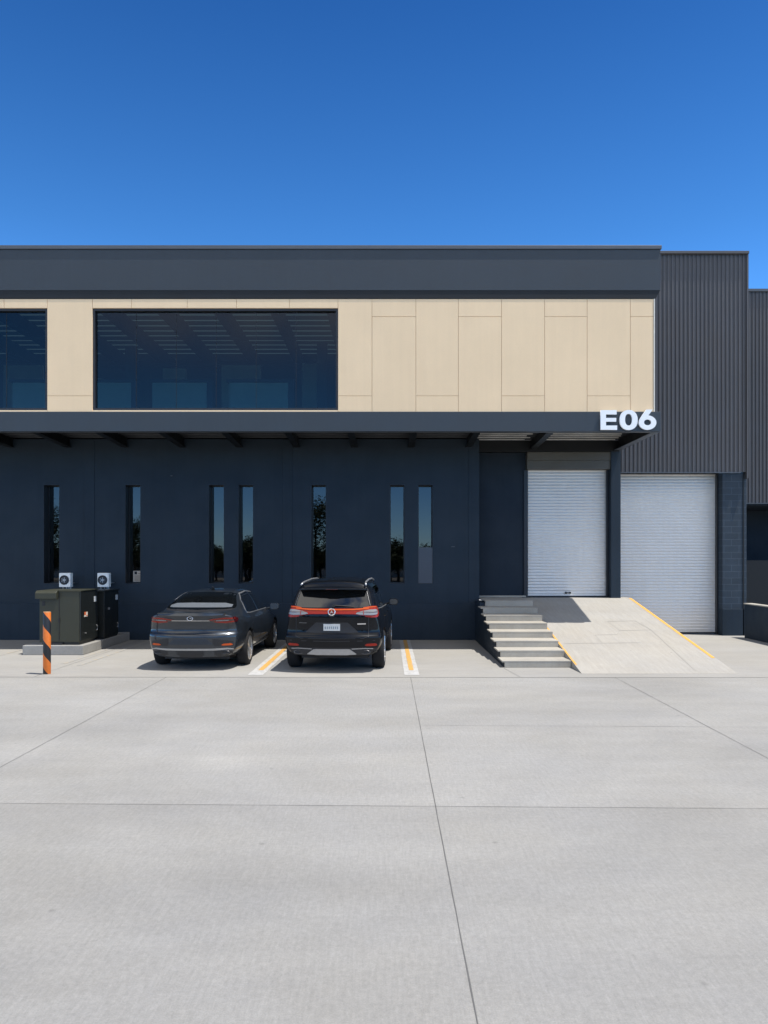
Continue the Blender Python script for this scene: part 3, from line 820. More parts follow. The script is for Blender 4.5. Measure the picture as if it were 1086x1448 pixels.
class Car:
    """body shell lofted from cross sections; other parts are fitted onto the shell by casting rays at it"""
    def __init__(s, root, st, warp, paint, axles, wr, ledge):
        s.root = root; s.L = st[-1][0]
        bm = bmesh.new(); rows = []
        def section(v):
            zb, wl, wm, zm, ws, zs, wb, zbt, wr_, zr, zt = v
            L_ = ledge; h = [(wl * .75, zb), (wl, zb + .07), (wm, zm), (wm + (ws - wm) * .2, L_ - .012), (wm + (ws - wm) * .3, L_ + .016), (ws, zs), (wb, zbt), (wr_, zr), (wr_ * .62, zt - (zt - zr) * .22)]
            return [(0, zb)] + h + [(0, zt)] + [(-x, z) for x, z in h[::-1]]
        for srow in st:
            y = srow[0]; sec = section(srow[1:])
            rows.append([bm.verts.new(Vector((x, y + warp(x, y, z), z))) for x, z in sec])
        n = len(rows[0])
        for A, Bq in zip(rows, rows[1:]):
            for k in range(n):
                bm.faces.new((A[k], Bq[k], Bq[(k + 1) % n], A[(k + 1) % n]))
        for row, y, rev in ((rows[0], st[0][0], False), (rows[-1], st[-1][0], True)):
            hlf = (n - 2) // 2
            levels = [(row[i], row[n - i]) for i in range(1, hlf + 1)]
            cols = 6; G = []
            for rv, lv in levels:
                line = [rv]
                for c in range(1, cols):
                    x = rv.co.x + (lv.co.x - rv.co.x) * c / cols; z = rv.co.z
                    line.append(bm.verts.new((x, y + warp(x, y, z), z)))
                line.append(lv); G.append(line)
            for a, b in zip(G, G[1:]):
                for c in range(cols): bm.faces.new((a[c], a[c + 1], b[c + 1], b[c]))
            lo, hi = G[0], G[-1]
            # bottom and top closing fans keep the centre vertex of the section ring
            for line, mid in ((lo, row[0]), (hi, row[hlf + 1])):
                bm.faces.new(line[:cols // 2 + 1] + [mid]); bm.faces.new([mid] + line[cols // 2:])
        bmesh.ops.recalc_face_normals(bm, faces=bm.faces)
        me = bpy.data.meshes.new('hull'); bm.to_mesh(me); bm.free()
        o = bpy.data.objects.new('hull', me); COL.objects.link(o)
        sd = o.modifiers.new('s', 'SUBSURF'); sd.levels = 2; sd.render_levels = 2
        bpy.context.view_layer.update(); dg = bpy.context.evaluated_depsgraph_get()
        full = bpy.data.meshes.new_from_object(o.evaluated_get(dg))
        s.bvh = BVHTree.FromPolygons([v.co.copy() for v in full.vertices], [list(p.vertices) for p in full.polygons])
        cutter = MB()
        for ay in axles:
            for sg in (-1, 1):
                cutter.cyl((sg * .58, ay, wr), (sg * 1.3, ay, wr), wr + .055, n=40)
        cm = cutter.mesh(); cobj = bpy.data.objects.new('cut', cm); COL.objects.link(cobj)
        bo = o.modifiers.new('b', 'BOOLEAN'); bo.object = cobj; bo.operation = 'DIFFERENCE'; bo.solver = 'EXACT'
        bpy.context.view_layer.update(); dg = bpy.context.evaluated_depsgraph_get()
        body = bpy.data.meshes.new_from_object(o.evaluated_get(dg)); body.name = 'body'
        bpy.data.objects.remove(o); bpy.data.objects.remove(cobj)
        body.materials.clear()
        s.body = link_mesh('body', body, paint, root, smooth=True, world=False)
        try: body.set_sharp_from_angle(angle=R(38))
        except Exception: pass
    def cast(s, o, d):
        h = s.bvh.ray_cast(Vector(o), Vector(d), 8)
        return h[0], h[1]
    def ray(s, mode, u, z):
        if mode == 'rear': return (u, -3, z), (0, 1, 0)
        if mode == 'right': return (3, u, z), (-1, 0, 0)
        if mode == 'left': return (-3, u, z), (1, 0, 0)
        cx, cy, sg = mode       # cylindrical wrap round a rear corner, u in degrees from straight back
        a = R(u); d = Vector((sg * math.sin(a), -math.cos(a), 0))
        return Vector((cx * sg, cy, z)) + d * 3, -d
    def patch(s, name, cols, m, mode='rear', off=.006, rows=6, sub=3, parent=None, skirt=.02):
        fine = []
        for (u0, a0, b0), (u1, a1, b1) in zip(cols, cols[1:]):
            for k in range(sub):
                t = k / sub; fine.append((u0 + (u1 - u0) * t, a0 + (a1 - a0) * t, b0 + (b1 - b0) * t))
        fine.append(cols[-1])
        bm = bmesh.new(); G = []; Gi = []
        for u, a, b in fine:
            line = []; inn = []
            for k in range(rows + 1):
                z = a + (b - a) * k / rows
                o, d = s.ray(mode, u, z); h, nrm = s.cast(o, d)
                if h is None: line.append(None); inn.append(None); continue
                line.append(bm.verts.new(h + nrm * off)); inn.append(h - nrm * skirt)
            G.append(line); Gi.append(inn)
        for a, b in zip(G, G[1:]):
            for k in range(rows):
                q = [a[k], b[k], b[k + 1], a[k + 1]]
                if None in q or len(set(q)) < 4: continue
                bm.faces.new(q)
        be = [e for e in bm.edges if e.is_boundary]
        lut = {}
        for a, b in zip(G, Gi):
            for v, p in zip(a, b):
                if v is not None: lut[v] = p
        new = {}
        for e in be:
            for v in e.verts:
                if v not in new: new[v] = bm.verts.new(lut[v])
        for e in be:
            v0, v1 = e.verts
            bm.faces.new((v0, v1, new[v1], new[v0]))
        bmesh.ops.remove_doubles(bm, verts=bm.verts, dist=.0008)
        bmesh.ops.recalc_face_normals(bm, faces=bm.faces)
        me = bpy.data.meshes.new(name); bm.to_mesh(me); bm.free()
        o = link_mesh(name, me, m, parent or s.root, smooth=True, world=False)
        try: me.set_sharp_from_angle(angle=R(40))
        except Exception: pass
        return o
    def local(s, mb, name, m, parent=None, bevel=0, smooth=False):
        return mb.obj(name, m, parent or s.root, bevel, smooth, world=False)
    def wheel(s, x, y, r, wd=.225):
        sg = 1 if x > 0 else -1
        W = bpy.data.objects.new('wheel', None); COL.objects.link(W); W.parent = s.root; W.location = (x, y, r); W.empty_display_size = .1
        h = wd / 2; rr = r * .70
        t = MB(); t.lathe([(-h * .9, rr), (-h, rr + .02), (-h * .98, r - .04), (-h * .82, r - .008), (-h * .45, r), (h * .45, r), (h * .82, r - .008), (h * .98, r - .04), (h, rr + .02), (h * .9, rr)], 'x', (0, 0, 0), 48)
        t.obj('tyre', M['rubber'], W, smooth=True, world=False)
        k = MB(); xo = sg * h
        k.lathe([(xo * .86, rr + .004), (xo * .93, rr + .002), (xo * .93, rr - .022), (xo * .4, rr - .03), (xo * .4, rr)], 'x', (0, 0, 0), 48)
        for i in range(10):
            a = 2 * math.pi * i / 10
            c, sn = math.cos(a), math.sin(a)
            for dl in (-.016, .016):
                p0 = (xo * .80, .05 * c - dl * sn, .05 * sn + dl * c); p1 = (xo * .88, (rr - .012) * c - 1.6 * dl * sn, (rr - .012) * sn + 1.6 * dl * c)
                k.cyl(p0, p1, .011, .010, 6)
        k.cyl((xo * .72, 0, 0), (xo * .86, 0, 0), .062, .05, 20)
        k.obj('rim', M['alloy'], W, smooth=False, world=False)
        b = MB(); b.cyl((xo * .15, 0, 0), (xo * .38, 0, 0), rr - .03, n=28); b.obj('brake_disc', M['black'], W, world=False)
    def mirror(s, x, y, z, m):
        sg = 1 if x > 0 else -1
        b = MB()
        pts = [(-.10, -.055), (-.06, -.075), (.07, -.07), (.105, -.03), (.10, .03), (.06, .065), (-.06, .07), (-.10, .04)]
        b.prism([(x + px * sg, z + pz) for px, pz in pts], 'y', y, y + .10)
        b.tube([(x - sg * .09, y + .06, z - .03), (x - sg * .20, y + .07, z - .06)], .022, 8)
        o = s.local(b, 'side_mirror', m, bevel=.015)
        g = MB(); g.prism([(x + px * sg * .84, z + pz * .82) for px, pz in pts], 'y', y - .004, y + .002); s.local(g, 'mirror_glass', simple('mirror_glass', (.05, .055, .06), .12, 0), o)

# ---- sedan
SE = empty('parked_car', (-3.63, 13.62, 0), 'dark grey saloon with slim red tail lamps, parked between the cabinets and the black car', 'car', 'cars parked at the wall', R(-1.5))
def warp_s(x, y, z):
    f = max(0, 1 - y / 1.0) ** 2
    a = abs(x) / .92
    ff = max(0, 1 - (4.7 - y) / 1.1) ** 2
    d = .30 * a ** 3
    zz = 0
    if z < .55: zz = (.55 - z) * .18
    elif z < .685: zz = 0
    elif z < .92: zz = .085 - (z - .685) * .14
    else: zz = .052 - (z - .92) * .40
    return f * (d + zz) - ff * (.34 * a ** 3 + max(0, z - .55) * .35)
#      y    zb   wl   wm   zm   ws   zs   wb   zbt  wr   zr    zt
st_s = [
    (0, 0.25, 0.765, 0.81, 0.58, 0.785, 0.88, 0.745, 0.99, 0.68, 1.03, 1.045),
    (0.05, 0.24, 0.79, 0.845, 0.58, 0.82, 0.88, 0.77, 1, 0.7, 1.045, 1.06),
    (0.3, 0.22, 0.825, 0.885, 0.58, 0.865, 0.89, 0.8, 1, 0.69, 1.055, 1.075),
    (0.62, 0.21, 0.85, 0.915, 0.58, 0.9, 0.89, 0.825, 1, 0.695, 1.085, 1.105),
    (0.95, 0.2, 0.85, 0.92, 0.58, 0.905, 0.89, 0.82, 1, 0.67, 1.215, 1.25),
    (1.3, 0.2, 0.85, 0.92, 0.58, 0.905, 0.89, 0.82, 0.995, 0.635, 1.345, 1.385),
    (1.6, 0.2, 0.85, 0.915, 0.58, 0.9, 0.885, 0.815, 0.99, 0.625, 1.395, 1.44),
    (2.15, 0.2, 0.85, 0.91, 0.58, 0.895, 0.88, 0.81, 0.98, 0.63, 1.405, 1.458),
    (2.65, 0.2, 0.85, 0.91, 0.58, 0.895, 0.87, 0.81, 0.97, 0.635, 1.375, 1.43),
    (3.05, 0.2, 0.85, 0.91, 0.58, 0.895, 0.86, 0.81, 0.96, 0.65, 1.25, 1.29),
    (3.45, 0.2, 0.85, 0.915, 0.58, 0.895, 0.85, 0.785, 0.93, 0.66, 1.02, 1.05),
    (3.8, 0.2, 0.85, 0.92, 0.58, 0.89, 0.8, 0.79, 0.88, 0.66, 0.94, 0.97),
    (4.4, 0.21, 0.83, 0.9, 0.55, 0.86, 0.72, 0.76, 0.78, 0.62, 0.83, 0.86),
    (4.7, 0.25, 0.76, 0.82, 0.52, 0.78, 0.66, 0.7, 0.7, 0.56, 0.74, 0.76)]
car = Car(SE, st_s, warp_s, M['sedan'], (.98, 3.72), .335, .69)
car.patch('rear_window', [(-.665, 1.125, 1.15), (-.645, 1.115, 1.19), (-.535, 1.105, 1.365), (-.42, 1.10, 1.39), (0, 1.098, 1.40), (.42, 1.10, 1.39), (.535, 1.105, 1.365), (.645, 1.115, 1.19), (.665, 1.125, 1.15)], M['carglass'], off=.0035)
car.patch('painted_shelf_glow', [(-.60, 1.135, 1.165), (-.50, 1.13, 1.20), (-.2, 1.13, 1.208), (.45, 1.13, 1.205), (.60, 1.135, 1.175)], simple('pale_shelf_glow', (.10, .112, .125), .5, 0, 0), off=.009, rows=3, skirt=.001)  # pale patch laid on the glass paints the sunlit shelf seen through it
car.patch('window_surround', [(-.655, 1.105, 1.11), (-.60, 1.085, 1.112), (0, 1.07, 1.095), (.60, 1.085, 1.112), (.655, 1.105, 1.11)], M['black'], off=.004, rows=1)
sw_ = [(1.15, 1.03, 1.06), (1.30, 1.01, 1.24), (1.55, 1.0, 1.345), (2.0, .995, 1.375), (2.12, .993, 1.375)]
sw2 = [(2.17, .993, 1.375), (2.6, .985, 1.335), (2.9, .98, 1.235), (3.2, .975, 1.08), (3.3, .972, 1.0)]
for md in ('right', 'left'):
    car.patch('side_window', sw_, M['carglass'], md, off=.004); car.patch('side_window', sw2, M['carglass'], md, off=.004)
    # chrome outline of the glass
    car.patch('window_trim', [(1.10, 1.002, 1.022), (1.30, .985, 1.0), (2.15, .974, .988), (3.32, .957, .970)], M['bright_trim'], md, off=.006, rows=1)
    car.patch('window_trim', [(1.10, 1.02, 1.07), (1.27, 1.25, 1.267), (1.53, 1.356, 1.370), (2.1, 1.384, 1.396), (2.6, 1.344, 1.356)], M['bright_trim'], md, off=.005, rows=1)
    car.patch('sill_trim', [(1.42, .262, .30), (2.3, .262, .30), (3.3, .262, .30)], M['bright_trim'], md, off=.016, rows=1)
    for yy in (1.62, 2.72):
        car.patch('door_handle', [(yy, .865, .875), (yy + .03, .855, .89), (yy + .18, .855, .89), (yy + .21, .865, .875)], M['sedan'], md, off=.007, rows=2)
    for yy in (2.15, 1.22):
        car.patch('door_seam', [(yy, .33, .965), (yy + .007, .33, .965)], M['black'], md, off=.0025, rows=12, sub=1)
# tail lamps wrap the corners: angle from straight back about a pivot
for sg in (1, -1):
    md = (.30, .62, sg)
    o = car.patch('tail_light', [(2, .945, .955), (9, .915, .972), (18, .888, .985), (32, .872, .995), (45, .872, .995), (56, .90, .985), (62, .935, .965)], M['lamp_dark'], md, off=.009)
    car.patch('lamp_strip', [(6, .938, .951), (18, .952, .968), (32, .962, .980), (52, .958, .974)], M['lamp_red'], md, off=.013, rows=1, parent=o, skirt=.002)
    car.patch('lamp_strip', [(14, .905, .918), (24, .895, .915), (34, .890, .912), (50, .898, .918)], M['lamp_red'], md, off=.013, rows=1, parent=o, skirt=.002)
    car.patch('lamp_strip', [(17, .925, .936), (28, .925, .938), (40, .928, .942)], M['lamp_clear'], md, off=.0128, rows=1, parent=o, skirt=.002)
    car.patch('reflector', [(sg * .56, .478, .485), (sg * .60, .470, .503), (sg * .72, .470, .507), (sg * .75, .480, .490)][::sg], M['lamp_orange'], 'rear', off=.006, rows=2)
    # exhaust finisher: a flat chrome ring
    e = MB(); n = 28
    cx, cz = sg * .60, .345
    hp, _ = car.cast((cx, -3, .36), (0, 1, 0)); ey = hp.y - .015
    rings = []
    for (ra, rb_, dy) in ((.105, .036, .03), (.11, .040, 0), (.100, .031, -.002), (.095, .028, .05)):
        rings.append([e.bm.verts.new((cx + ra * math.cos(2 * math.pi * i / n), ey + dy, cz + rb_ * math.sin(2 * math.pi * i / n))) for i in range(n)])
    for A, Bq in zip(rings, rings[1:]):
        for i in range(n): e.bm.faces.new((A[i], A[(i + 1) % n], Bq[(i + 1) % n], Bq[i]))
    eo = car.local(e, 'exhaust_tip', M['tip'], smooth=True)
    e = MB(); e.bm.faces.new([e.bm.verts.new((cx + .097 * math.cos(2 * math.pi * i / n), ey + .012, cz + .03 * math.sin(2 * math.pi * i / n))) for i in range(n)]); car.local(e, 'exhaust_opening', M['black'], eo)
# boot lid: seam outline, lip, number recess, lower dark panel and bright strip
car.patch('boot_lip', [(-.63, 1.035, 1.04), (-.58, 1.03, 1.052), (0, 1.035, 1.058), (.58, 1.03, 1.052), (.63, 1.035, 1.04)], M['sedan'], off=.028, rows=2)
car.patch('boot_seam', [(-.66, .70, .708), (-.60, .672, .682), (0, .672, .682), (.60, .672, .682), (.66, .70, .708)], M['black'], off=.003, rows=1)
for sg in (1, -1):
    car.patch('boot_seam', [(sg * .655, .70, .95), (sg * .665, .70, .95)], M['black'], off=.003, rows=8, sub=1)
car.patch('crease_strip', [(-.36, .925, .933), (0, .925, .935), (.36, .925, .933)], M['chrome'], off=.004, rows=1)
car.patch('plate_recess', [(-.42, .495, .50), (-.30, .492, .60), (.30, .492, .60), (.42, .495, .50)], simple('satin_recess', (.03, .04, .055), .35, .3), off=.004, rows=3)
car.patch('bumper_panel', [(-.765, .46, .545), (-.44, .462, .60), (-.41, .50, .60)], M['black'], off=.0035, rows=3)
car.patch('bumper_panel', [(.41, .50, .60), (.44, .462, .60), (.765, .46, .545)], M['black'], off=.0035, rows=3)
car.patch('diffuser', [(-.74, .27, .36), (-.5, .26, .375), (.5, .26, .375), (.74, .27, .36)], M['black'], off=.008, rows=3)
car.patch('bumper_trim', [(-.76, .395, .405), (-.66, .398, .425), (-.45, .385, .418), (.45, .385, .418), (.66, .398, .425), (.76, .395, .405)], M['silver'], off=.018, rows=2)
h, nrm = car.cast((0, -3, .972), (0, 1, 0))
e = MB(); n = 30
for (ra, rb_, tr_) in ((.052, .036, .008),):
    pts = [Vector((ra * math.cos(2 * math.pi * i / n), h.y - .012, .972 + rb_ * math.sin(2 * math.pi * i / n))) for i in range(n + 1)]
    e.tube(pts, tr_, 6)
e.box(-.006, .03, h.y - .018, h.y - .006, .966, .978)
car.local(e, 'emblem', M['chrome'], smooth=True)
e = MB(); e.tube([(0, 1.70, 1.44), (0, 1.64, 1.475), (0, 1.60, 1.50)], [.022, .014, .007], 8); car.local(e, 'roof_antenna', M['black'], smooth=True)
for x in (-.80, .80):
    for y in (.98, 3.72): car.wheel(x, y, .335)
car.mirror(1.02, 3.02, 1.005, M['sedan']); car.mirror(-1.02, 3.02, 1.005, M['sedan'])
e = MB(); e.box(-.62, .62, .5, 4.2, .17, .26); car.local(e, 'underbody', M['black'])

# ---- sport utility car
SU = empty('parked_car', (-1.01, 13.36, 0), 'black tall hatchback car with full-width orange-red tail lamp band and roof rails', 'car', 'cars parked at the wall', R(-3))
def warp_u(x, y, z):
    f = max(0, 1 - y / .9) ** 2
    a = abs(x) / .92
    ff = max(0, 1 - (4.6 - y) / 1.1) ** 2
    if z < .55: zz = (.55 - z) * .22
    elif z < .685: zz = 0
    elif z < 1.12: zz = .07 - (z - .685) * .09
    else: zz = .031 + (z - 1.12) * .64
    return f * (.20 * a ** 3.5 + zz) - ff * (.3 * a ** 3 + max(0, z - .6) * .35)
st_u = [
    (0, 0.3, 0.8, 0.875, 0.62, 0.8, 1, 0.75, 1.16, 0.665, 1.57, 1.63),
    (0.05, 0.29, 0.82, 0.895, 0.62, 0.815, 1, 0.765, 1.16, 0.675, 1.585, 1.65),
    (0.3, 0.27, 0.85, 0.915, 0.62, 0.835, 1, 0.78, 1.15, 0.675, 1.61, 1.685),
    (0.8, 0.25, 0.86, 0.925, 0.62, 0.87, 1, 0.805, 1.12, 0.675, 1.625, 1.7),
    (1.4, 0.25, 0.86, 0.92, 0.62, 0.905, 0.99, 0.82, 1.09, 0.675, 1.63, 1.705),
    (2.1, 0.25, 0.86, 0.92, 0.62, 0.905, 0.98, 0.82, 1.07, 0.675, 1.63, 1.705),
    (2.6, 0.25, 0.86, 0.92, 0.62, 0.905, 0.97, 0.82, 1.05, 0.675, 1.585, 1.66),
    (3, 0.25, 0.86, 0.92, 0.62, 0.905, 0.96, 0.82, 1.04, 0.69, 1.42, 1.46),
    (3.45, 0.25, 0.86, 0.925, 0.62, 0.905, 0.95, 0.82, 1.02, 0.71, 1.12, 1.15),
    (3.75, 0.25, 0.86, 0.925, 0.62, 0.9, 0.92, 0.82, 0.99, 0.7, 1.04, 1.07),
    (4.3, 0.26, 0.84, 0.91, 0.6, 0.88, 0.85, 0.79, 0.91, 0.66, 0.95, 0.98),
    (4.6, 0.3, 0.78, 0.84, 0.58, 0.8, 0.78, 0.72, 0.83, 0.6, 0.86, 0.88)]
car = Car(SU, st_u, warp_u, M['suv'], (.86, 3.55), .36, .69)
car.patch('rear_window', [(-.665, 1.20, 1.22), (-.64, 1.195, 1.33), (-.595, 1.19, 1.48), (-.50, 1.188, 1.489), (0, 1.185, 1.49), (.50, 1.188, 1.489), (.595, 1.19, 1.48), (.64, 1.195, 1.33), (.665, 1.20, 1.22)], M['carglass'], off=.004)
for sg in (1, -1):
    car.patch('window_trim', [(sg * .685, 1.215, 1.23), (sg * .615, 1.465, 1.48)][::sg], M['silver'], off=.006, rows=1, sub=8)
sp_pts = [(-.60, 1.485, 1.50), (-.55, 1.49, 1.53), (0, 1.495, 1.545), (.55, 1.49, 1.53), (.60, 1.485, 1.50)]
e = MB(); L = []
for i in range(21):
    x = -.62 + 1.24 * i / 20; c = 1 - (x / .62) ** 2
    yb = -.03 + .10 * (x / .62) ** 2 + .10
    L.append([e.bm.verts.new((x, yb, 1.500 + .012 * c)), e.bm.verts.new((x, yb + .004, 1.525 + .018 * c)), e.bm.verts.new((x, yb + .42, 1.548 + .048 * c)), e.bm.verts.new((x, yb + .40, 1.505 + .02 * c))])
for A, Bq in zip(L, L[1:]):
    for k in range(4): e.bm.faces.new((A[k], A[(k + 1) % 4], Bq[(k + 1) % 4], Bq[k]))
e.bm.faces.new(L[0]); e.bm.faces.new(L[-1][::-1])
so_ = car.local(e, 'roof_spoiler', M['suv'], smooth=True, bevel=.004)
e = MB(); e.box(-.11, .11, .062, .075, 1.513, 1.525); car.local(e, 'brake_light', M['lamp_dark'], so_)
# full-width lamp band with large clear-centred ends
tb = car.patch('tail_light', [(-.67, 1.035, 1.185), (-.55, 1.045, 1.175), (-.40, 1.07, 1.168), (0, 1.075, 1.168), (.40, 1.07, 1.168), (.55, 1.045, 1.175), (.67, 1.035, 1.185)], M['lamp_red'], off=.012, rows=4)
car.patch('lamp_strip', [(-.66, 1.158, 1.178), (-.40, 1.138, 1.160), (0, 1.136, 1.158), (.40, 1.138, 1.160), (.66, 1.158, 1.178)], M['lamp_orange'], off=.020, rows=1, parent=tb, skirt=.002)
for sg in (1, -1):
    md = (.30, .62, sg)
    o = car.patch('tail_light', [(30, 1.025, 1.19), (40, 1.01, 1.205), (50, 1.01, 1.21), (60, 1.025, 1.205), (70, 1.06, 1.19), (74, 1.09, 1.16)], M['lamp_red'], md, off=.016)
    car.patch('lamp_strip', [(28, 1.168, 1.182), (38, 1.180, 1.196), (50, 1.186, 1.202), (64, 1.168, 1.185)], M['lamp_orange'], md, off=.021, rows=1, parent=o, skirt=.002)
    car.patch('clear_lens', [(14, 1.075, 1.085), (20, 1.062, 1.112), (28, 1.055, 1.130), (40, 1.05, 1.145), (50, 1.06, 1.15), (57, 1.09, 1.13)], M['lamp_clear'], md, off=.024, parent=o, skirt=.012)
    car.patch('lens_bar', [(27, 1.06, 1.128), (28, 1.06, 1.128)], M['lamp_red'], md, off=.028, rows=2, sub=1, parent=o, skirt=.003)
    car.patch('lens_bar', [(16, 1.102, 1.110), (30, 1.098, 1.108), (44, 1.092, 1.104), (53, 1.095, 1.105)], M['lamp_dark'], md, off=.026, rows=1, parent=o, skirt=.003)
    car.patch('reflector', [(sg * .60, .505, .515), (sg * .63, .495, .535), (sg * .78, .495, .540), (sg * .81, .505, .525)][::sg], M['lamp_red'], off=.006, rows=2)
    e = MB(); n = 24; cx, cz = sg * .60, .385
    hp, _ = car.cast((cx, -3, .40), (0, 1, 0)); ey = hp.y - .015
    rings = []
    for (ra, rb_, dy) in ((.095, .038, .03), (.10, .042, 0), (.085, .030, -.002), (.08, .028, .05)):
        rings.append([e.bm.verts.new((cx + ra * math.cos(2 * math.pi * i / n), ey + dy, cz + rb_ * math.sin(2 * math.pi * i / n))) for i in range(n)])
    for A, Bq in zip(rings, rings[1:]):
        for i in range(n): e.bm.faces.new((A[i], A[(i + 1) % n], Bq[(i + 1) % n], Bq[i]))
    eo = car.local(e, 'exhaust_tip', M['tip'], smooth=True)
    e = MB(); e.bm.faces.new([e.bm.verts.new((cx + .083 * math.cos(2 * math.pi * i / n), ey + .012, cz + .03 * math.sin(2 * math.pi * i / n))) for i in range(n)]); car.local(e, 'exhaust_opening', M['black'], eo)
    # roof rails
    e = MB(); x = sg * .585
    e.tube([(x * 1.02, .30, 1.59), (x, .40, 1.622), (x * .985, .60, 1.64), (x * .98, 1.4, 1.668), (x * .98, 2.1, 1.66), (x * .985, 2.4, 1.635), (x, 2.48, 1.61)], .018, 8); car.local(e, 'roof_rail', M['silver'], smooth=True)
    car.patch('tailgate_seam', [(sg * .655, .66, 1.05), (sg * .665, .66, 1.05)], M['black'], off=.003, rows=8, sub=1)
car.patch('tailgate_seam', [(-.655, .665, .675), (-.57, .632, .642), (0, .625, .635), (.57, .632, .642), (.655, .665, .675)], M['black'], off=.003, rows=1)
car.patch('plate_recess', [(-.48, .74, .745), (-.29, .735, .92), (.29, .735, .92), (.48, .74, .745)], M['black'], off=.004, rows=3)
car.patch('bumper_crease', [(-.78, .585, .60), (0, .578, .592), (.78, .585, .60)], M['black'], off=.004, rows=1)
car.patch('bumper_cladding', [(-.80, .34, .46), (-.5, .335, .47), (.5, .335, .47), (.80, .34, .46)], M['black'], off=.008, rows=4)
car.patch('skid_plate', [(-.44, .350, .362), (-.33, .345, .440), (-.28, .34, .445), (.28, .34, .445), (.33, .345, .440), (.44, .350, .362)], M['silver'], off=.022, rows=3)
car.patch('bumper_trim', [(-.74, .44, .452), (-.60, .45, .462), (-.36, .44, .452)], M['silver'], off=.014, rows=1)
car.patch('bumper_trim', [(.36, .44, .452), (.60, .45, .462), (.74, .44, .452)], M['silver'], off=.014, rows=1)
pt = car.patch('license_plate', [(-.15, .772, .895), (.15, .772, .895)], M['plate'], off=.014, rows=2, sub=2)
for k in range(7):
    x = -.125 + k * .037
    car.patch('plate_mark', [(x, .805, .85), (x + .02, .805, .85)], M['plate_mark'], off=.0155, rows=1, sub=1, parent=pt, skirt=.001)
car.patch('badge', [(.46, .885, .905), (.61, .885, .905)], M['chrome'], off=.006, rows=1)
car.patch('badge', [(-.60, .905, .915), (-.46, .905, .915)], simple('grey_badge', (.15, .15, .15), .3, .6), off=.006, rows=1)
h, nrm = car.cast((0, -3, 1.10), (0, 1, 0))
e = MB(); e.tube([(.062 * math.cos(2 * math.pi * i / 28), h.y - .026, 1.112 + .058 * math.sin(2 * math.pi * i / 28)) for i in range(29)], .010, 6)
e.prism([(-.03, 1.085), (.0, 1.10), (.03, 1.085), (.016, 1.115), (.0, 1.15), (-.016, 1.115)], 'y', h.y - .032, h.y - .022)
car.local(e, 'emblem', M['chrome'], smooth=False)
e = MB(); e.prism([(-.045, 1.02), (.045, 1.02), (.03, 1.05), (-.03, 1.05)], 'y', h.y - .012, h.y + .01); car.local(e, 'tailgate_handle', M['black'])
e = MB()
hw, _ = car.cast((.02, -3, 1.215), (0, 1, 0))
e.prism([(.0, 1.195), (.05, 1.195), (.06, 1.235), (.0, 1.24)], 'y', hw.y - .035, hw.y + .01)
e.tube([(.02, hw.y - .02, 1.23), (.20, hw.y - .012, 1.222), (.40, hw.y + .005, 1.205)], .012, 6); car.local(e, 'rear_wiper', M['black'])
sa = [(.50, 1.17, 1.22), (.62, 1.16, 1.40), (.80, 1.155, 1.50), (1.05, 1.145, 1.53)]
sb_ = [(1.10, 1.14, 1.53), (1.95, 1.12, 1.535)]
sc_ = [(2.0, 1.118, 1.535), (2.55, 1.10, 1.50), (2.9, 1.09, 1.38), (3.25, 1.08, 1.18)]
for md in ('right', 'left'):
    for cc in (sa, sb_, sc_): car.patch('side_window', cc, M['carglass'], md, off=.004)
    car.patch('window_trim', [(.45, 1.145, 1.158), (1.1, 1.118, 1.130), (2.0, 1.096, 1.108), (3.3, 1.05, 1.062)], M['silver'], md, off=.006, rows=1)
    car.patch('sill_cladding', [(1.3, .27, .40), (3.1, .27, .40)], M['black'], md, off=.008, rows=2, sub=6)
    for yy in (1.40, 2.40):
        car.patch('door_handle', [(yy, .955, .965), (yy + .03, .945, .98), (yy + .18, .945, .98), (yy + .21, .955, .965)], M['suv'], md, off=.014, rows=2)
    for yy in (1.98, 1.18):
        car.patch('door_seam', [(yy, .40, 1.09), (yy + .007, .40, 1.09)], M['black'], md, off=.0025, rows=12, sub=1)
e = MB(); e.tube([(0, .62, 1.62), (0, .54, 1.655), (0, .50, 1.70)], [.03, .02, .006], 8); car.local(e, 'roof_antenna', M['suv'], smooth=True)
for x in (-.80, .80):
    for y in (.86, 3.55): car.wheel(x, y, .36, .235)
car.mirror(.985, 2.98, 1.13, M['suv']); car.mirror(-.985, 2.98, 1.13, M['suv'])
e = MB(); e.box(-.62, .62, .5, 4.1, .22, .32); car.local(e, 'underbody', M['black'])

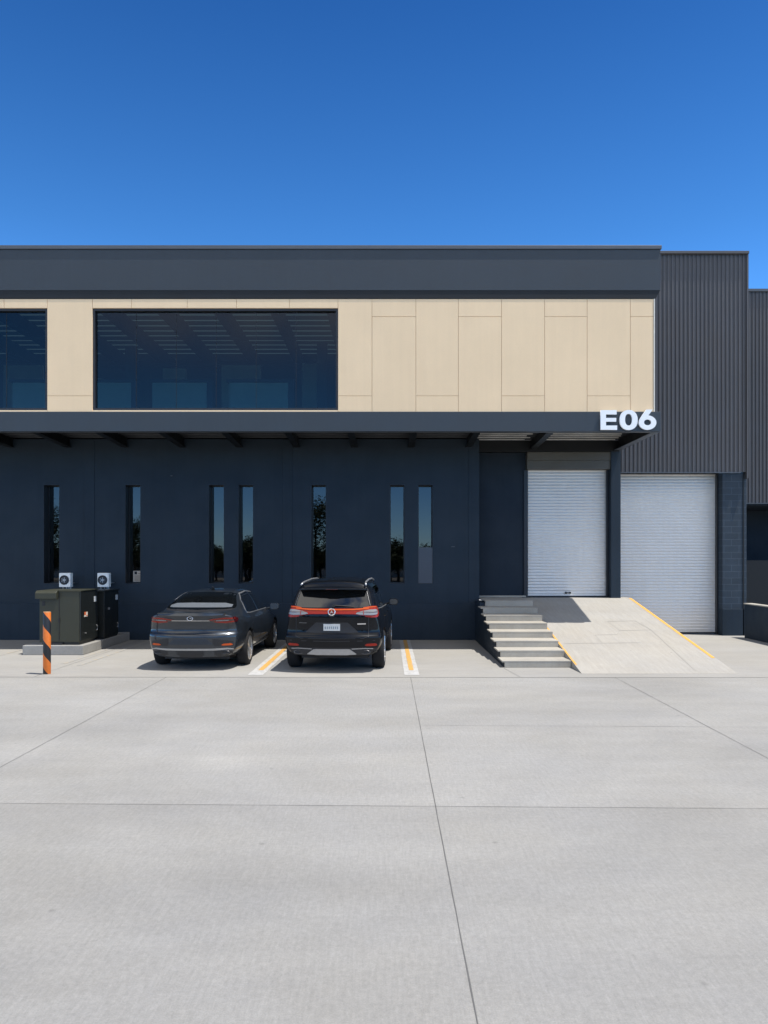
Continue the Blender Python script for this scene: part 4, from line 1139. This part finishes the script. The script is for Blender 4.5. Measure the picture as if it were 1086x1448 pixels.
# ------------------------------------------------------------------ what the windows mirror: trees and a low pale building across the yard
def tree_meshes(seed, h, rad, nl):
    rnd = random.Random(seed)
    t = MB()
    t.tube([(0, 0, 0), (.05, .03, h * .2), (-.04, .05, h * .45), (.03, 0, h * .75)], [.17, .13, .09, .03], 8)
    tips = []
    for k in range(9):
        a = rnd.uniform(0, 6.28); z0 = h * rnd.uniform(.25, .6); L = rad * rnd.uniform(.5, .95)
        p1 = Vector((math.cos(a) * L * .5, math.sin(a) * L * .5, z0 + h * .12)); p2 = Vector((math.cos(a) * L, math.sin(a) * L, z0 + h * rnd.uniform(.1, .32)))
        t.tube([(0, 0, z0), p1, p2], [.06, .04, .015], 6); tips += [p1, p2]
    tips += [Vector((rnd.uniform(-.3, .3) * rad, rnd.uniform(-.3, .3) * rad, h * rnd.uniform(.65, .95))) for _ in range(7)]
    vs, fs = [], []
    for _ in range(nl):
        c = rnd.choice(tips) + Vector((rnd.gauss(0, .30), rnd.gauss(0, .30), rnd.gauss(0, .24))) * rad * .55
        if c.z < h * .06: continue
        q = Matrix.Rotation(rnd.uniform(0, 6.28), 3, 'Z') @ Matrix.Rotation(rnd.uniform(0, 3.14), 3, 'X')
        s = rnd.uniform(.06, .13)
        i = len(vs)
        vs += [c + q @ Vector(v) for v in ((-s, 0, 0), (0, -s * .5, 0), (s, 0, 0), (0, s * .5, 0))]
        fs.append((i, i + 1, i + 2, i + 3))
    me = bpy.data.meshes.new('crown'); me.from_pydata(vs, [], fs)
    return t.mesh(), me
tm1, cm1 = tree_meshes(3, 6.5, 2.6, 8000)
tm2, cm2 = tree_meshes(9, 3.4, 1.9, 7000)
for me, m in ((tm1, 'trunk'), (cm1, 'leaf'), (tm2, 'trunk'), (cm2, 'leaf')): me.materials.append(M[m])
spots = [(-37 + 3.1 * k, -27.5 - (k * 7 % 4) * .6, .78 + (k * 5 % 7) * .06, 1) for k in range(22)] + [(-29.5, -25, 1.08, 0), (-33, -27, .9, 0), (-21.6, -25, .8, 0), (-15.2, -25, .95, 1), (-12.2, -26, 1.05, 1), (-18.2, -27, .9, 1), (-6.2, -25, 1.08, 0), (-9.6, -28, .85, 1), (.9, -25, 1.0, 1), (6, -26, 1.1, 1), (13, -25, .9, 0), (22, -27, 1.1, 0)]
for i, (x, y, sc, kd) in enumerate(spots):
    T = empty('tree', (x, y, 0), 'leafy tree across the yard, mirrored in the dark window glass', 'tree', 'trees across the yard', rz=i * 1.3)
    T.scale = (sc, sc, sc)
    for nm, me in (('trunk', (tm1, tm2)[kd]), ('crown', (cm1, cm2)[kd])):
        o = bpy.data.objects.new(nm, me); COL.objects.link(o); o.parent = T
LB = empty('low_building', (-5, -40, 0), 'low pale building across the yard, mirrored in the glass', 'building')
q = MB(); q.box(-40, 30, -44, -40, 0, 2.2); q.obj('wall', M['interior'], LB)
q = MB(); q.box(-40.3, 30.3, -44.3, -39.6, 2.205, 2.4); q.obj('roof', M['edge'], LB)
